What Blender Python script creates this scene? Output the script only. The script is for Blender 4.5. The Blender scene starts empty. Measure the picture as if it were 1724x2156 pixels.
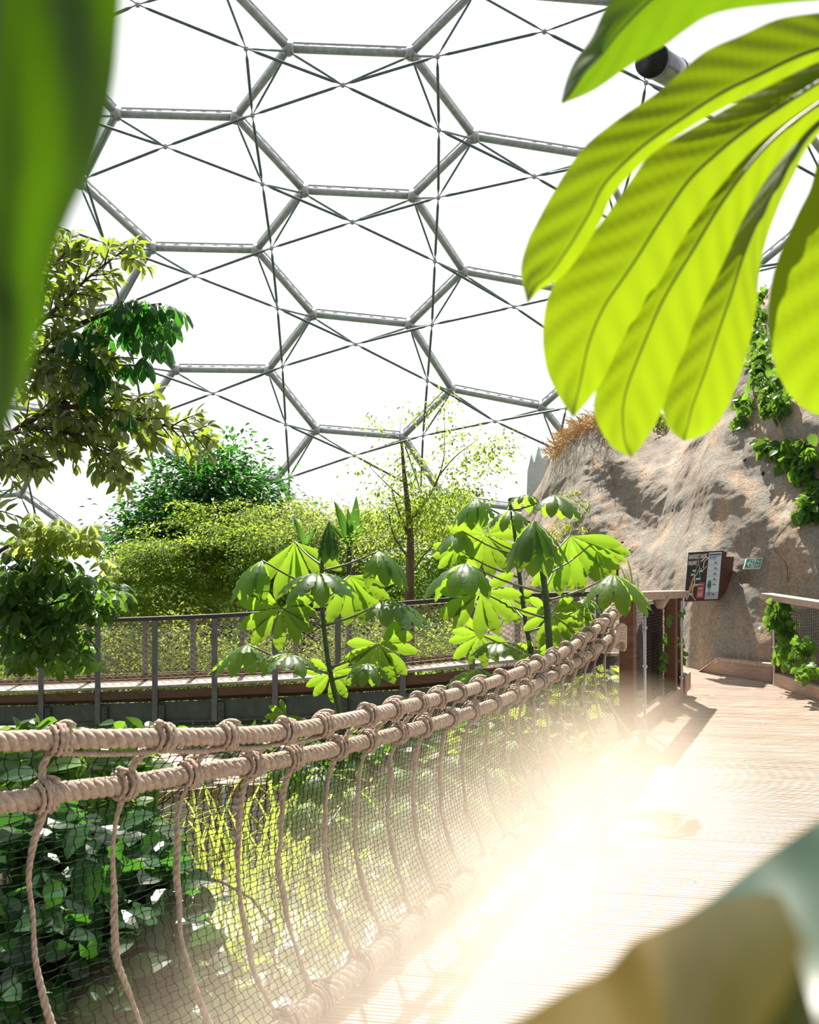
import bpy, math, random
import numpy as np
from mathutils import Vector, Matrix, noise as mn
from mathutils.bvhtree import BVHTree
sc = bpy.context.scene
rng = np.random.default_rng(7)
random.seed(7)
PI = math.pi
F = 2200.0                                   # focal length in pixels of the 1724x2156 frame
EYE = 1.7

# ---------------------------------------------------------------- camera, sky, sun, exposure
cd = bpy.data.cameras.new('camera'); cam = bpy.data.objects.new('camera', cd)
sc.collection.objects.link(cam); sc.camera = cam
cam.location = (0, 0, EYE); cam.rotation_euler = (PI/2, 0, 0)
cd.sensor_fit = 'VERTICAL'; cd.sensor_height = 24.0; cd.lens = 24.0*F/2156.0
cd.clip_start = 0.02; cd.clip_end = 400
cd.dof.use_dof = True; cd.dof.focus_distance = 7.0; cd.dof.aperture_fstop = cd.lens/5.0
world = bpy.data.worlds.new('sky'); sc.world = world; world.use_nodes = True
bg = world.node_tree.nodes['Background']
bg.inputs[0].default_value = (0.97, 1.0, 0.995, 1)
# sky bright ahead and overhead; dimmed for contrast behind and below, like unseen jungle
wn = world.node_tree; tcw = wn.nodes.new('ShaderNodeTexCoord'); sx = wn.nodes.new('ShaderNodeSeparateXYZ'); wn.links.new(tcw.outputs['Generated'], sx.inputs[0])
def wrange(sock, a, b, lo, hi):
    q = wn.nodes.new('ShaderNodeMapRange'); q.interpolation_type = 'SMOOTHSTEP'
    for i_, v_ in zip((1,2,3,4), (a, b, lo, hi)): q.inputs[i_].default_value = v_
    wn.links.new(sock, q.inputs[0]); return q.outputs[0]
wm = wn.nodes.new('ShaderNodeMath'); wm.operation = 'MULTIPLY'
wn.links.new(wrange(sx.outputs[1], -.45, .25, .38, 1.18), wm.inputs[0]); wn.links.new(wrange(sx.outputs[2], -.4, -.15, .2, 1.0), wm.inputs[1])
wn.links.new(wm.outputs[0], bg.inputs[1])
sd = bpy.data.lights.new('sun', 'SUN'); sun = bpy.data.objects.new('sun', sd); sc.collection.objects.link(sun)
sd.energy = 13.0; sd.color = (1.0, 0.93, 0.82); sd.angle = 0.012
SUN = Vector((-0.06, 0.60, 0.80)).normalized()
sun.rotation_euler = (-SUN).to_track_quat('-Z', 'Y').to_euler()
sc.view_settings.view_transform = 'Standard'; sc.view_settings.look = 'None'
sc.view_settings.gamma = 1.0; sc.view_settings.exposure = 0.0; sc.view_settings.use_curve_mapping = False
cy = sc.cycles
cy.max_bounces = 6; cy.diffuse_bounces = 3; cy.glossy_bounces = 2; cy.transmission_bounces = 3
cy.transparent_max_bounces = 12; cy.volume_bounces = 1; cy.use_adaptive_sampling = True
cy.adaptive_threshold = 0.02; cy.caustics_reflective = False; cy.caustics_refractive = False
cy.volume_step_rate = 2.0; cy.volume_max_steps = 64; cy.use_denoising = True
cy.sample_clamp_indirect = 6

# ---------------------------------------------------------------- helpers
def W(x, y, d):
    """world point at distance d along the view, seen at pixel x, y of the photo"""
    return Vector(((x-862)*d/F, d, EYE-(y-1078)*d/F))
def Wn(pts): return [W(*p) for p in pts]

def srgb(h):
    c = [int(h[i:i+2], 16)/255 for i in (0, 2, 4)]
    return tuple((v/12.92 if v <= .04045 else ((v+.055)/1.055)**2.4) for v in c)

MATS = {}
def new_mat(name):
    m = bpy.data.materials.new(name); m.use_nodes = True
    nt = m.node_tree; return m, nt, nt.nodes['Principled BSDF'], nt.nodes['Material Output']
def ramp(nt, fac, stops):
    r = nt.nodes.new('ShaderNodeValToRGB'); e = r.color_ramp.elements
    while len(e) < len(stops): e.new(0.5)
    for k, (p, c) in enumerate(stops): e[k].position = p; e[k].color = (*c, 1)
    nt.links.new(fac, r.inputs[0]); return r.outputs[0]
def noise_tex(nt, scale, detail=3, mapping=None, rough=.55):
    n = nt.nodes.new('ShaderNodeTexNoise'); n.inputs['Scale'].default_value = scale
    n.inputs['Detail'].default_value = detail; n.inputs['Roughness'].default_value = rough
    tc = nt.nodes.new('ShaderNodeTexCoord')
    if mapping:
        mp = nt.nodes.new('ShaderNodeMapping'); mp.inputs['Scale'].default_value = mapping
        nt.links.new(tc.outputs['Object'], mp.inputs[0]); nt.links.new(mp.outputs[0], n.inputs[0])
    else: nt.links.new(tc.outputs['Object'], n.inputs[0])
    return n.outputs[0]
def bump(nt, h, strength, dist, b):
    bn = nt.nodes.new('ShaderNodeBump'); bn.inputs['Strength'].default_value = strength
    bn.inputs['Distance'].default_value = dist
    nt.links.new(h, bn.inputs['Height']); nt.links.new(bn.outputs[0], b.inputs['Normal'])
def simple(name, c1, c2=None, rough=.6, metal=0.0, scale=8, mapping=None, bmp=0, bdist=.01, bscale=None):
    m, nt, b, o = new_mat(name)
    b.inputs['Roughness'].default_value = rough; b.inputs['Metallic'].default_value = metal
    c2 = c2 or tuple(v*.8 for v in c1)
    n = noise_tex(nt, scale, 4, mapping)
    nt.links.new(ramp(nt, n, [(.32, c2), (.68, c1)]), b.inputs['Base Color'])
    if bmp: bump(nt, noise_tex(nt, bscale or scale*4, 4, mapping), bmp, bdist, b)
    MATS[name] = m; return m
def leafm(name, dark, light, trans, rough=.38, tw=.5):
    m, nt, b, o = new_mat(name)
    g = nt.nodes.new('ShaderNodeNewGeometry')
    nt.links.new(ramp(nt, g.outputs['Random Per Island'], [(0, dark), (1, light)]), b.inputs['Base Color'])
    b.inputs['Roughness'].default_value = rough; b.inputs['Specular IOR Level'].default_value = .28
    t = nt.nodes.new('ShaderNodeBsdfTranslucent')
    nt.links.new(ramp(nt, g.outputs['Random Per Island'], [(0, tuple(v*.75 for v in trans)), (1, trans)]), t.inputs[0])
    mx = nt.nodes.new('ShaderNodeMixShader'); mx.inputs[0].default_value = tw
    nt.links.new(b.outputs[0], mx.inputs[1]); nt.links.new(t.outputs[0], mx.inputs[2])
    nt.links.new(mx.outputs[0], o.inputs[0]); MATS[name] = m; return m

simple('steel', (.60,.62,.64), (.40,.43,.46), .45, .3, 5)
simple('thin_steel', (.20,.25,.27), (.12,.17,.18), .5, .3, 5)
simple('dark_rail', (.055,.04,.035), (.03,.025,.02), .5, 0, 5)
simple('grey_post', (.20,.20,.21), (.13,.13,.15), .5, .3, 8)
simple('girder', (.10,.12,.11), (.065,.08,.075), .55, .2, 6)
simple('cable', (.42,.34,.26), (.25,.19,.15), .45, .3, 10)
simple('brown_wood', (.16,.07,.04), (.08,.035,.02), .6, 0, 6, (1,1,8), .3, .004)
simple('rail_wood', (.42,.32,.27), (.28,.2,.17), .6, 0, 8, (6,1,6), .3, .004)
simple('kick_wood', (.40,.28,.22), (.28,.18,.14), .6, 0, 8, (2,1,12), .3, .004)
simple('net', (.010,.009,.009), (.006,.006,.006), .9)
MATS['net'].node_tree.nodes['Principled BSDF'].inputs['Specular IOR Level'].default_value = .15
simple('net_grey', (.045,.05,.055), (.03,.03,.035), .5)
simple('stem_green', (.05,.10,.03), (.03,.05,.02), .45, 0, 20)
simple('petiole', (.16,.19,.08), (.10,.10,.05), .45)
simple('bark', (.16,.11,.07), (.07,.05,.035), .8, 0, 10, (1,1,.3), .5, .02)
simple('twig', (.12,.08,.05), (.07,.045,.03), .8)
simple('path', (.45,.37,.31), (.30,.24,.2), .8, 0, 2)
simple('earth', (.07,.08,.03), (.025,.035,.012), .9, 0, .8)
simple('dark_metal', (.03,.03,.035), (.015,.015,.02), .4, .5)
simple('duct', (.55,.57,.6), (.42,.42,.45), .22, .9, 3)
simple('beam_wood', (.34,.25,.16), (.22,.16,.1), .6, 0, 3, (1,6,6))
simple('blue_paint', (.03,.25,.5), None, .5)
simple('pale_blue', (.5,.62,.68), None, .5)
simple('board_dark', (.045,.032,.032), (.028,.02,.02), .45, 0, 5, (1,1,8))
simple('print_white', (.8,.8,.78), (.75,.75,.73), .5)
simple('print_pale', (.52,.62,.70), (.48,.57,.66), .5)
simple('print_mauve', (.36,.38,.50), None, .5)
simple('print_ink', (.06,.09,.14), None, .5)
simple('print_teal', (.10,.42,.45), None, .5)
simple('print_cyan', (.35,.65,.68), None, .5)
simple('print_ochre', (.68,.42,.18), None, .5)
simple('print_pink', (.55,.25,.30), None, .5)
simple('print_red', (.38,.05,.09), None, .5)
simple('print_tree', (.03,.20,.17), None, .5)
simple('sign_green', (0,.34,.24), (0,.31,.22), .4)
simple('sign_white', (.85,.88,.88), None, .4)
simple('dry_grass', (.70,.50,.22), (.36,.22,.09), .8, 0, 3)
simple('grass_blade', (.55,.62,.12), (.35,.45,.08), .6, 0, 3)
simple('hole_dark', (.01,.01,.01), None, .9)
simple('pale_slab', (.62,.70,.72), (.5,.6,.64), .8, 0, 3, None, .6, .05)
simple('dead_leaf', (.12,.06,.03), None, .8)
simple('flower_red', (.6,.02,.05), None, .6)
leafm('leaf_cec', (.018,.06,.028), (.03,.09,.03), (.36,.60,.03), .42, .5)
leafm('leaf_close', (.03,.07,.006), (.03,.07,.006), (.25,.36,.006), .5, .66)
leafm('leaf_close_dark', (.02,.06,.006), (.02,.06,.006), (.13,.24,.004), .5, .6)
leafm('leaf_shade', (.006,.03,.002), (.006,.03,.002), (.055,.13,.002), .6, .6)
leafm('leaf_gold', (.06,.05,.008), (.06,.05,.008), (.38,.27,.006), .45, .5)
leafm('leaf_grey', (.045,.085,.06), (.045,.085,.06), (.06,.09,.03), .3, .3)
leafm('leaf_glossy', (.010,.035,.014), (.05,.12,.025), (.22,.45,.03), .30, .38)
leafm('leaf_dark', (.008,.035,.014), (.025,.085,.02), (.10,.42,.03), .33, .36)
leafm('leaf_pale', (.02,.05,.015), (.30,.34,.20), (.45,.60,.05), .33, .42)
leafm('leaf_feather', (.015,.06,.01), (.09,.19,.03), (.50,.68,.07), .6, .5)
leafm('leaf_lime', (.06,.13,.02), (.20,.28,.06), (.58,.70,.12), .6, .5)
leafm('leaf_mid', (.02,.07,.015), (.06,.17,.03), (.20,.50,.05), .45, .42)
leafm('leaf_hedge', (.02,.06,.01), (.15,.22,.04), (.50,.62,.08), .5, .45)
leafm('leaf_broad', (.006,.028,.012), (.03,.09,.03), (.10,.34,.03), .28, .34)
leafm('leaf_vine', (.02,.07,.015), (.08,.20,.03), (.30,.55,.05), .4, .42)
# rope: warm tan fibre
m, nt, b, o = new_mat('rope'); MATS['rope'] = m
b.inputs['Roughness'].default_value = .85
nt.links.new(ramp(nt, noise_tex(nt, 60, 4), [(.3, (.31,.235,.18)), (.7, (.55,.44,.355))]), b.inputs['Base Color'])
bump(nt, noise_tex(nt, 420, 4), .6, .003, b)
# decking: weathered boards, fine grooves run along each board
def deck_mat(name, c1, c2):
    m, nt, b, o = new_mat(name); MATS[name] = m
    b.inputs['Roughness'].default_value = .42
    tc = nt.nodes.new('ShaderNodeTexCoord'); mp = nt.nodes.new('ShaderNodeMapping')
    mp.inputs['Rotation'].default_value = (0, 0, .17); mp.inputs['Scale'].default_value = (1.2, 16, 1)
    nt.links.new(tc.outputs['Object'], mp.inputs[0])
    n = nt.nodes.new('ShaderNodeTexNoise'); n.inputs['Scale'].default_value = 2.2; n.inputs['Detail'].default_value = 6
    nt.links.new(mp.outputs[0], n.inputs[0])
    g = nt.nodes.new('ShaderNodeNewGeometry')
    a = ramp(nt, n.outputs[0], [(.3, c2), (.7, c1)])
    v = ramp(nt, g.outputs['Random Per Island'], [(0, (.78,.76,.74)), (1, (1,1,1))])
    mx = nt.nodes.new('ShaderNodeMixRGB'); mx.blend_type = 'MULTIPLY'; mx.inputs[0].default_value = 1
    nt.links.new(a, mx.inputs[1]); nt.links.new(v, mx.inputs[2]); nt.links.new(mx.outputs[0], b.inputs['Base Color'])
    bump(nt, n.outputs[0], .5, .004, b)
deck_mat('deck', (.64,.53,.45), (.40,.30,.24))
deck_mat('deck_far', (.62,.56,.5), (.4,.34,.28))
# rock
m, nt, b, o = new_mat('rock'); MATS['rock'] = m
b.inputs['Roughness'].default_value = .9
n1 = noise_tex(nt, 1.1, 7, (2.2,1.0,.26), .62)
col = ramp(nt, n1, [(.33, (.13,.10,.08)), (.44, (.36,.29,.235)), (.52, (.33,.315,.275)), (.60, (.50,.36,.25)), (.70, (.56,.51,.45))])
n2 = noise_tex(nt, 30, 5, None, .7)
c2 = ramp(nt, n2, [(.35, (.5,.48,.46)), (.6, (1,1,1))])
mx = nt.nodes.new('ShaderNodeMixRGB'); mx.blend_type = 'MULTIPLY'; mx.inputs[0].default_value = .75
nt.links.new(col, mx.inputs[1]); nt.links.new(c2, mx.inputs[2]); nt.links.new(mx.outputs[0], b.inputs['Base Color'])
bump(nt, n2, .8, .05, b)
# cushion film of the roof
m, nt, b, o = new_mat('film'); MATS['film'] = m
tr = nt.nodes.new('ShaderNodeBsdfTransparent'); tr.inputs[0].default_value = (1,1,1,1)
tl = nt.nodes.new('ShaderNodeBsdfTranslucent'); tl.inputs[0].default_value = (1,1,1,1)
mx = nt.nodes.new('ShaderNodeMixShader'); mx.inputs[0].default_value = .05
nt.links.new(tr.outputs[0], mx.inputs[1]); nt.links.new(tl.outputs[0], mx.inputs[2]); nt.links.new(mx.outputs[0], o.inputs[0])

class MB:
    def __init__(s): s.v = []; s.f = []; s.n = 0
    def add(s, v, f):
        v = np.asarray(v, float).reshape(-1, 3)
        s.v.append(v); n = s.n
        if isinstance(f, np.ndarray): s.f.extend((f+n).tolist())
        else: s.f.extend([[i+n for i in q] for q in f])
        s.n += len(v)
    def tube(s, pts, r, n=8, cap=True, phase=0):
        P = np.array([tuple(p) for p in pts], float); k = len(P)
        R = np.full(k, r) if np.isscalar(r) else np.asarray(r, float)
        T = np.gradient(P, axis=0); T /= np.linalg.norm(T, axis=1)[:, None]+1e-12
        ref = np.array([0, 0, 1.]) if abs(T[0][2]) < .9 else np.array([1., 0, 0])
        N = np.zeros_like(P); u = ref-T[0]*ref.dot(T[0]); u /= np.linalg.norm(u); N[0] = u
        for i in range(1, k):
            u = N[i-1]-T[i]*N[i-1].dot(T[i]); N[i] = u/(np.linalg.norm(u)+1e-12)
        B = np.cross(T, N); a = np.arange(n)*2*PI/n+phase
        V = P[:, None]+R[:, None, None]*(np.cos(a)[None, :, None]*N[:, None]+np.sin(a)[None, :, None]*B[:, None])
        i = np.arange(k-1)[:, None]*n; j = np.arange(n)[None]; j2 = (j+1) % n
        f = np.stack([i+j, i+j2, i+n+j2, i+n+j], -1).reshape(-1, 4)
        s.add(V.reshape(-1, 3), f)
        if cap:
            s.f.append([s.n-k*n+q for q in range(n)][::-1]); s.f.append([s.n-n+q for q in range(n)])
    def box(s, c, sx, sy, sz, ax=None, ay=None, az=None):
        ax = Vector(ax or (1,0,0)); ay = Vector(ay or (0,1,0)); az = Vector(az or (0,0,1)); c = Vector(c)
        v = [c+ax*(a*sx/2)+ay*(b_*sy/2)+az*(d*sz/2) for a in (-1,1) for b_ in (-1,1) for d in (-1,1)]
        s.add([tuple(p) for p in v], [[0,1,3,2],[4,6,7,5],[0,4,5,1],[2,3,7,6],[0,2,6,4],[1,5,7,3]])
    def bar(s, a, b, w, h, up=(0,0,1)):
        a = Vector(a); b = Vector(b); d = (b-a); L = d.length; d.normalize()
        u = Vector(up); u = (u-d*u.dot(d)).normalized(); sd_ = d.cross(u)
        s.box((a+b)/2, L, w, h, d, sd_, u)
    def prism(s, poly, thick):
        """poly: list of world points (planar), thick: vector"""
        n = len(poly); t = Vector(thick)
        v = [tuple(Vector(p)) for p in poly]+[tuple(Vector(p)+t) for p in poly]
        s.add(v, [list(range(n))[::-1], list(range(n, 2*n))]+[[i, (i+1) % n, n+(i+1) % n, n+i] for i in range(n)])
    def build(s, name, mat, parent=None, smooth=False, bevel=0):
        me = bpy.data.meshes.new(name)
        V = np.concatenate(s.v) if s.v else np.zeros((0, 3))
        off = parent_off(parent)
        V = V-np.array(off)
        me.from_pydata(V.tolist(), [], s.f); me.update()
        if smooth: me.shade_smooth()
        me.materials.append(MATS[mat])
        ob = bpy.data.objects.new(name, me); sc.collection.objects.link(ob)
        if parent: ob.parent = parent
        if bevel:
            bv = ob.modifiers.new('bevel', 'BEVEL'); bv.width = bevel; bv.segments = 2; bv.limit_method = 'ANGLE'
        return ob
def parent_off(p):
    o = Vector((0, 0, 0))
    while p: o += p.location; p = p.parent
    return o
def tag(o, label, cat, group=None, kind=None):
    o['label'] = label; o['category'] = cat
    if group: o['group'] = group
    if kind: o['kind'] = kind
    return o
def thing(name, label, cat, loc=(0,0,0), group=None):
    o = bpy.data.objects.new(name, None); sc.collection.objects.link(o); o.location = loc
    o.empty_display_size = .1
    return tag(o, label, cat, group)
def struct(o, label=None):
    o['kind'] = 'structure'
    if label: o['label'] = label
    return o
def smoothline(P, n):
    P = np.array([tuple(p) for p in P], float)
    if len(P) < 3: t = np.linspace(0, 1, n)[:, None]; return P[0]*(1-t)+P[-1]*t
    Q = np.vstack([2*P[0]-P[1], P, 2*P[-1]-P[-2]]); out = []
    m_ = len(P)-1
    for u in np.linspace(0, m_, n):
        i = min(int(u), m_-1); t = u-i; a, b_, c, d = Q[i:i+4]
        out.append(.5*((2*b_)+(-a+c)*t+(2*a-5*b_+4*c-d)*t*t+(-a+3*b_-3*c+d)*t**3))
    return np.array(out)

def leaf_tmpl(rows=4, width=.4, fold=.12, droop=.15, p=1.0, cols=3):
    V = []; Fc = []
    for i in range(rows+1):
        t = i/rows; w = width*.5*(math.sin(PI*min(1, t**p))**.8 if 0 < t < 1 else .03)
        z = -droop*t*t
        V += [(-w, t, z+fold*w*2), (0, t, z), (w, t, z+fold*w*2)]
    for i in range(rows):
        a = i*3; Fc += [[a, a+1, a+4, a+3], [a+1, a+2, a+5, a+4]]
    return np.array(V), np.array(Fc)
T_LEAF = leaf_tmpl(4, .42, .15, .2); T_LEAF3 = leaf_tmpl(3, .45, .15, .25)
T_SMALL = leaf_tmpl(2, .5, .2, .2); T_ROUND = leaf_tmpl(5, .72, .1, .2, .8); T_BLADE = leaf_tmpl(5, .05, .2, .5)
def nrmz(a): return a/(np.linalg.norm(a, axis=1)[:, None]+1e-9)
def scatter(mb, tm, pos, dr, nr, size):
    V, Fc = tm; pos = np.asarray(pos, float); n = len(pos)
    if n == 0: return
    dr = nrmz(np.asarray(dr, float)); nr = np.asarray(nr, float)
    nr = nrmz(nr-dr*(nr*dr).sum(1)[:, None]); sd_ = np.cross(dr, nr)
    size = np.broadcast_to(np.asarray(size, float), (n,))
    A = pos[:, None]+size[:, None, None]*(V[None, :, 0, None]*sd_[:, None]+V[None, :, 1, None]*dr[:, None]+V[None, :, 2, None]*nr[:, None])
    f = (Fc[None]+(np.arange(n)*len(V))[:, None, None]).reshape(-1, Fc.shape[1])
    mb.add(A.reshape(-1, 3), f)
def rnd(n): return nrmz(rng.normal(size=(n, 3)))

# ---------------------------------------------------------------- lower ground and path
mb = MB(); nx, ny = 60, 60
xs = np.linspace(-45, 45, nx); ys = np.linspace(1.5, 75, ny)
V = [(x, y, -5.2+.5*mn.noise(Vector((x*.15, y*.15, 0)))+max(0, (y-40)*.05)) for y in ys for x in xs]
mb.add(V, [[j*nx+i, j*nx+i+1, (j+1)*nx+i+1, (j+1)*nx+i] for j in range(ny-1) for i in range(nx-1)])
struct(mb.build('floor', 'earth', None, True), 'dark planted earth far below the rope bridge')
mb = MB()
pp = smoothline([(-16,30,-4.6),(-9,27,-4.6),(-5,23,-4.55),(-2.2,18.5,-4.5),(-1,14,-4.5),(-1.2,9,-4.5),(-2,4,-4.5)], 40)
Lr = []
for i, p in enumerate(pp):
    t = pp[min(i+1, 39)]-pp[max(i-1, 0)]; t /= np.linalg.norm(t); s_ = np.array([-t[1], t[0], 0])
    w = 1.9+.3*math.sin(i*.7); Lr += [p-s_*w+[0,0,.15], p+s_*w+[0,0,.15], p-s_*w-[0,0,.4], p+s_*w-[0,0,.4]]
mb.add(Lr, [[4*i, 4*i+4, 4*i+5, 4*i+1] for i in range(39)]+[[4*i+2, 4*i+6, 4*i+4, 4*i] for i in range(39)]+[[4*i+1, 4*i+5, 4*i+7, 4*i+3] for i in range(39)])
tag(mb.build('garden_path', 'path'), 'pale sunlit gravel path on the ground far below the net', 'path')

# ---------------------------------------------------------------- boardwalk deck
LB = [(-2.43,-1.5), (-.33,3.47), (1.64,7.92), (2.49,9.66), (3.0,11.9)]
RB = [(.2,-1.5), (4.05,7.2), (4.05,11.9)]
dvec = Vector((.985, -.17, 0)).normalized(); nvec = Vector((.17, .985, 0)).normalized()
def hit(poly, c):
    """where the line n.p = c crosses a boundary polyline, measured along dvec"""
    for (x0, y0), (x1, y1) in zip(poly[:-1], poly[1:]):
        a = x0*nvec.x+y0*nvec.y-c; b_ = x1*nvec.x+y1*nvec.y-c
        if a <= 0 <= b_:
            t = a/(a-b_); return (x0+(x1-x0)*t)*dvec.x+(y0+(y1-y0)*t)*dvec.y
    return None
mb = MB(); c = -1.3
while c < 11.9:
    q = []
    for cc in (c, c+.112):
        l = hit(LB, cc); r_ = hit(RB, cc)
        if l is None or r_ is None: q = None; break
        q.append((l, r_, cc))
    if q:
        P = [dvec*q[0][0]+nvec*q[0][2], dvec*q[0][1]+nvec*q[0][2], dvec*q[1][1]+nvec*q[1][2], dvec*q[1][0]+nvec*q[1][2]]
        dz = random.uniform(-.0015, .0015)
        mb.prism([p+Vector((0,0,-.03+dz)) for p in P], (0,0,.03))
        # three raised grip strips along every board
        for s in (.02, .045, .07, .095):
            a0 = P[0].lerp(P[3], s/.112); a1 = P[1].lerp(P[2], s/.112)
            mb.bar(a0+Vector((0,0,.0005+dz)), a1+Vector((0,0,.0005+dz)), .012, .004)
    c += .121
deck = thing('boardwalk', 'sunlit boardwalk of weathered brown boards leading to the rock wall', 'boardwalk', (1.5, 5, 0))
mb.build('deck_boards', 'deck', deck)
mb = MB()
for t0 in (.25, 1.2, 2.15):
    mb.bar((-2.29+t0, -1.5, -.12), (1.69+t0, 7.92, -.12), .1, .18)
mb.bar((2.1,8,-.12), (2.9,11.5,-.12), .1, .18); mb.bar((3.7,8,-.12), (3.8,11.5,-.12), .1, .18)
mb.build('joist', 'brown_wood', deck)
mb = MB()
for k in range(46):
    u = random.uniform(.05, 2.6); yy = 3+k*.18; xl = np.interp(yy, [p[1] for p in LB], [p[0] for p in LB])
    for du in (0,):
        a = np.linspace(0, 2*PI, 13); r_ = .014
        mb.tube([(xl+u+r_*math.cos(t), yy+r_*math.sin(t), .003) for t in a], .003, 5, False)
mb.build('screw_ring', 'steel', deck)['kind'] = 'stuff'

# ---------------------------------------------------------------- ropes and net of the bridge
TOPP = [(-1.62,1.9,1.24), (-1.03,2.64,1.12), (-.74,2.92,1.068), (-.45,3.3,1.0), (-.21,3.7,.965), (-.02,4.1,.935), (.31,4.9,.875), (.66,5.6,.872), (.95,6.2,.892), (1.25,6.9,.94), (1.57,7.78,.985)]
LOWP = [(-1.60,1.95,1.09)]+[tuple(W(x,y,d)) for x,y,d in [(0,1690,2.6),(130,1668,2.74),(280,1650,2.93),(420,1626,3.13),(560,1606,3.38),(640,1590,3.55),(720,1573,3.78),(850,1541,4.22),(950,1513,4.65),(1040,1482,5.15),(1120,1445,5.7),(1200,1402,6.4),(1255,1368,7.0),(1303,1325,7.7)]]
BOTP = [(-1.15,1.8,.07), (-.393,3.3,.07), (1.33,6.83,.07), (1.66,7.5,.09), (1.70,7.72,.16)]
TOP = smoothline(TOPP, 400); LOW = smoothline(LOWP, 400); BOT = smoothline(BOTP, 300)
def frame(C):
    T = np.gradient(C, axis=0); T = nrmz(T); up = np.tile([0,0,1.], (len(C),1))
    N = nrmz(up-T*(up*T).sum(1)[:, None]); return T, N, np.cross(T, N)
def resample(C, step):
    L = np.r_[0, np.cumsum(np.linalg.norm(np.diff(C, axis=0), axis=1))]
    s = np.arange(0, L[-1], step); return np.stack([np.interp(s, L, C[:, k]) for k in range(3)], 1), s
def twisted(mb, C, R, pitch, step, strands=3, n=8):
    P, s = resample(C, step); T, N, B = frame(P)
    for k in range(strands):
        a = 2*PI*(s/pitch)+2*PI*k/strands
        mb.tube(P+R*.50*(np.cos(a)[:, None]*N+np.sin(a)[:, None]*B), R*.56, n)
def at_y(C, Y):
    return np.array([np.interp(Y, C[:, 1], C[:, k]) for k in range(3)])
def hitch(mb, C, Y, R, cord=.0085, wraps=4, seed=0, flip=1):
    """turns of thin cord round a rope, with a crossing turn on the face"""
    r_ = random.Random(seed); c = at_y(C, Y); t = nrmz((at_y(C, Y+.05)-at_y(C, Y-.05))[None])[0]
    up = np.array([0,0,1.]); n = up-t*t.dot(up); n /= np.linalg.norm(n); b_ = np.cross(t, n)
    for k in range(wraps):
        off = (k-(wraps-1)/2)*cord*1.8; tilt = r_.uniform(-.25,.25)+flip*.22
        a = np.linspace(0, 2*PI, 17); rad = R+cord*(.6 if k in (0, wraps-1) else 1.15)
        P = c+np.outer(off+tilt*R*np.sin(a+.6), t)+rad*(np.outer(np.cos(a), n)*1.05+np.outer(np.sin(a), b_))
        for q in (0, 1):
            ph = np.linspace(0, 2*PI*5, 17)+q*PI
            mb.tube(P+.0035*np.outer(np.cos(ph), t)+.0035*np.outer(np.sin(ph), n), cord*.62, 5, False)
    a = np.linspace(-.5, 2.6, 10)
    mb.tube(c+np.outer(np.linspace(-1, 1, 10)*cord*2.8*flip, t)+(R+cord*2.1)*(np.outer(np.cos(a), n)+np.outer(np.sin(a), -b_)), cord*.95, 6)
CORDX = [95,262,400,527,617,710,775,840,893,948,995,1040,1082,1110,1140,1168,1194,1218,1242,1264,1285]
lowpx = 862+F*LOW[:, 0]/LOW[:, 1]
CORDY = [float(np.interp(x, lowpx, LOW[:, 1])) for x in CORDX]
ORD = 'first second third fourth fifth sixth seventh eighth ninth tenth eleventh twelfth thirteenth fourteenth fifteenth sixteenth seventeenth eighteenth nineteenth twentieth twenty-first twenty-second'.split()

def rope(name, label, C, R, ys, loc, pitch=.082):
    root = thing(name, label, 'rope', loc)
    mb = MB(); twisted(mb, C, R, pitch, .0075); mb.build('rope_strands', 'rope', root, True)
    for k, Y in enumerate(ys):
        mb = MB(); near = Y < 4.3
        hitch(mb, C, Y, R*1.02, .0085 if near else .0095, 4 if near else 3, k, 1 if k % 2 else -1)
        mb.build('knot', 'rope', root, True)
    return root
r1 = rope('handrail_rope', 'thick tan twisted handrail rope, the upper of the two along the bridge', TOP, .0265, [y+.06 for y in CORDY if y < 7.6]+[2.35], TOPP[5])
r2 = rope('handrail_rope', 'thick tan twisted rope, the lower of the two along the bridge, knotted over the net', LOW, .0275, CORDY+[2.3], LOWP[6])
r3 = rope('edge_rope', 'thick twisted rope lying along the foot of the net beside the sunlit boards', BOT, .040, [y for y in CORDY if 2.6 < y < 7.5], (.4,5,.07), .12)
# thin line whipped under the upper rope between knots
mb = MB()
for k in (0, 1, 2, 3):
    a, b_ = CORDY[k]+.06, CORDY[k+1]+.06
    P = np.array([at_y(TOP, y)-[0,0,.036+.006*math.sin(PI*(y-a)/(b_-a))] for y in np.linspace(a, b_, 14)])
    twisted(mb, P, .008, .035, .004, 3, 5)
mb.build('binding_cord', 'rope', r1, True)
# end loops round the post
mb = MB()
for zz, C in ((0, TOP),):
    e = C[-1]
    for k in range(7):
        a = np.linspace(0, 2*PI, 21); cx = e+np.array([-.06+.0*k, -.16+k*.035, -.01*k])
        t = nrmz((C[-1]-C[-30])[None])[0]; n = np.array([0,0,1.])-t*t[2]; n /= np.linalg.norm(n); b2 = np.cross(t, n)
        mb.tube(cx+.043*(np.outer(np.cos(a), n)+np.outer(np.sin(a), b2)), .013, 6, False)
mb.build('whipping', 'rope', r1, True)
mb = MB(); e = LOW[-1]
for k in range(6):
    P = smoothline([e+[-.11-.006*k,-.35,-.05-.012*k], e+[-.03,-.1,.03-.02*k], e+[.045,.02,.02-.022*k], e+[.05,.08,-.06-.02*k], e+[-.02,.1,-.12]], 16)
    mb.tube(P, .016, 6)
mb.build('whipping', 'rope', r2, True)

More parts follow.
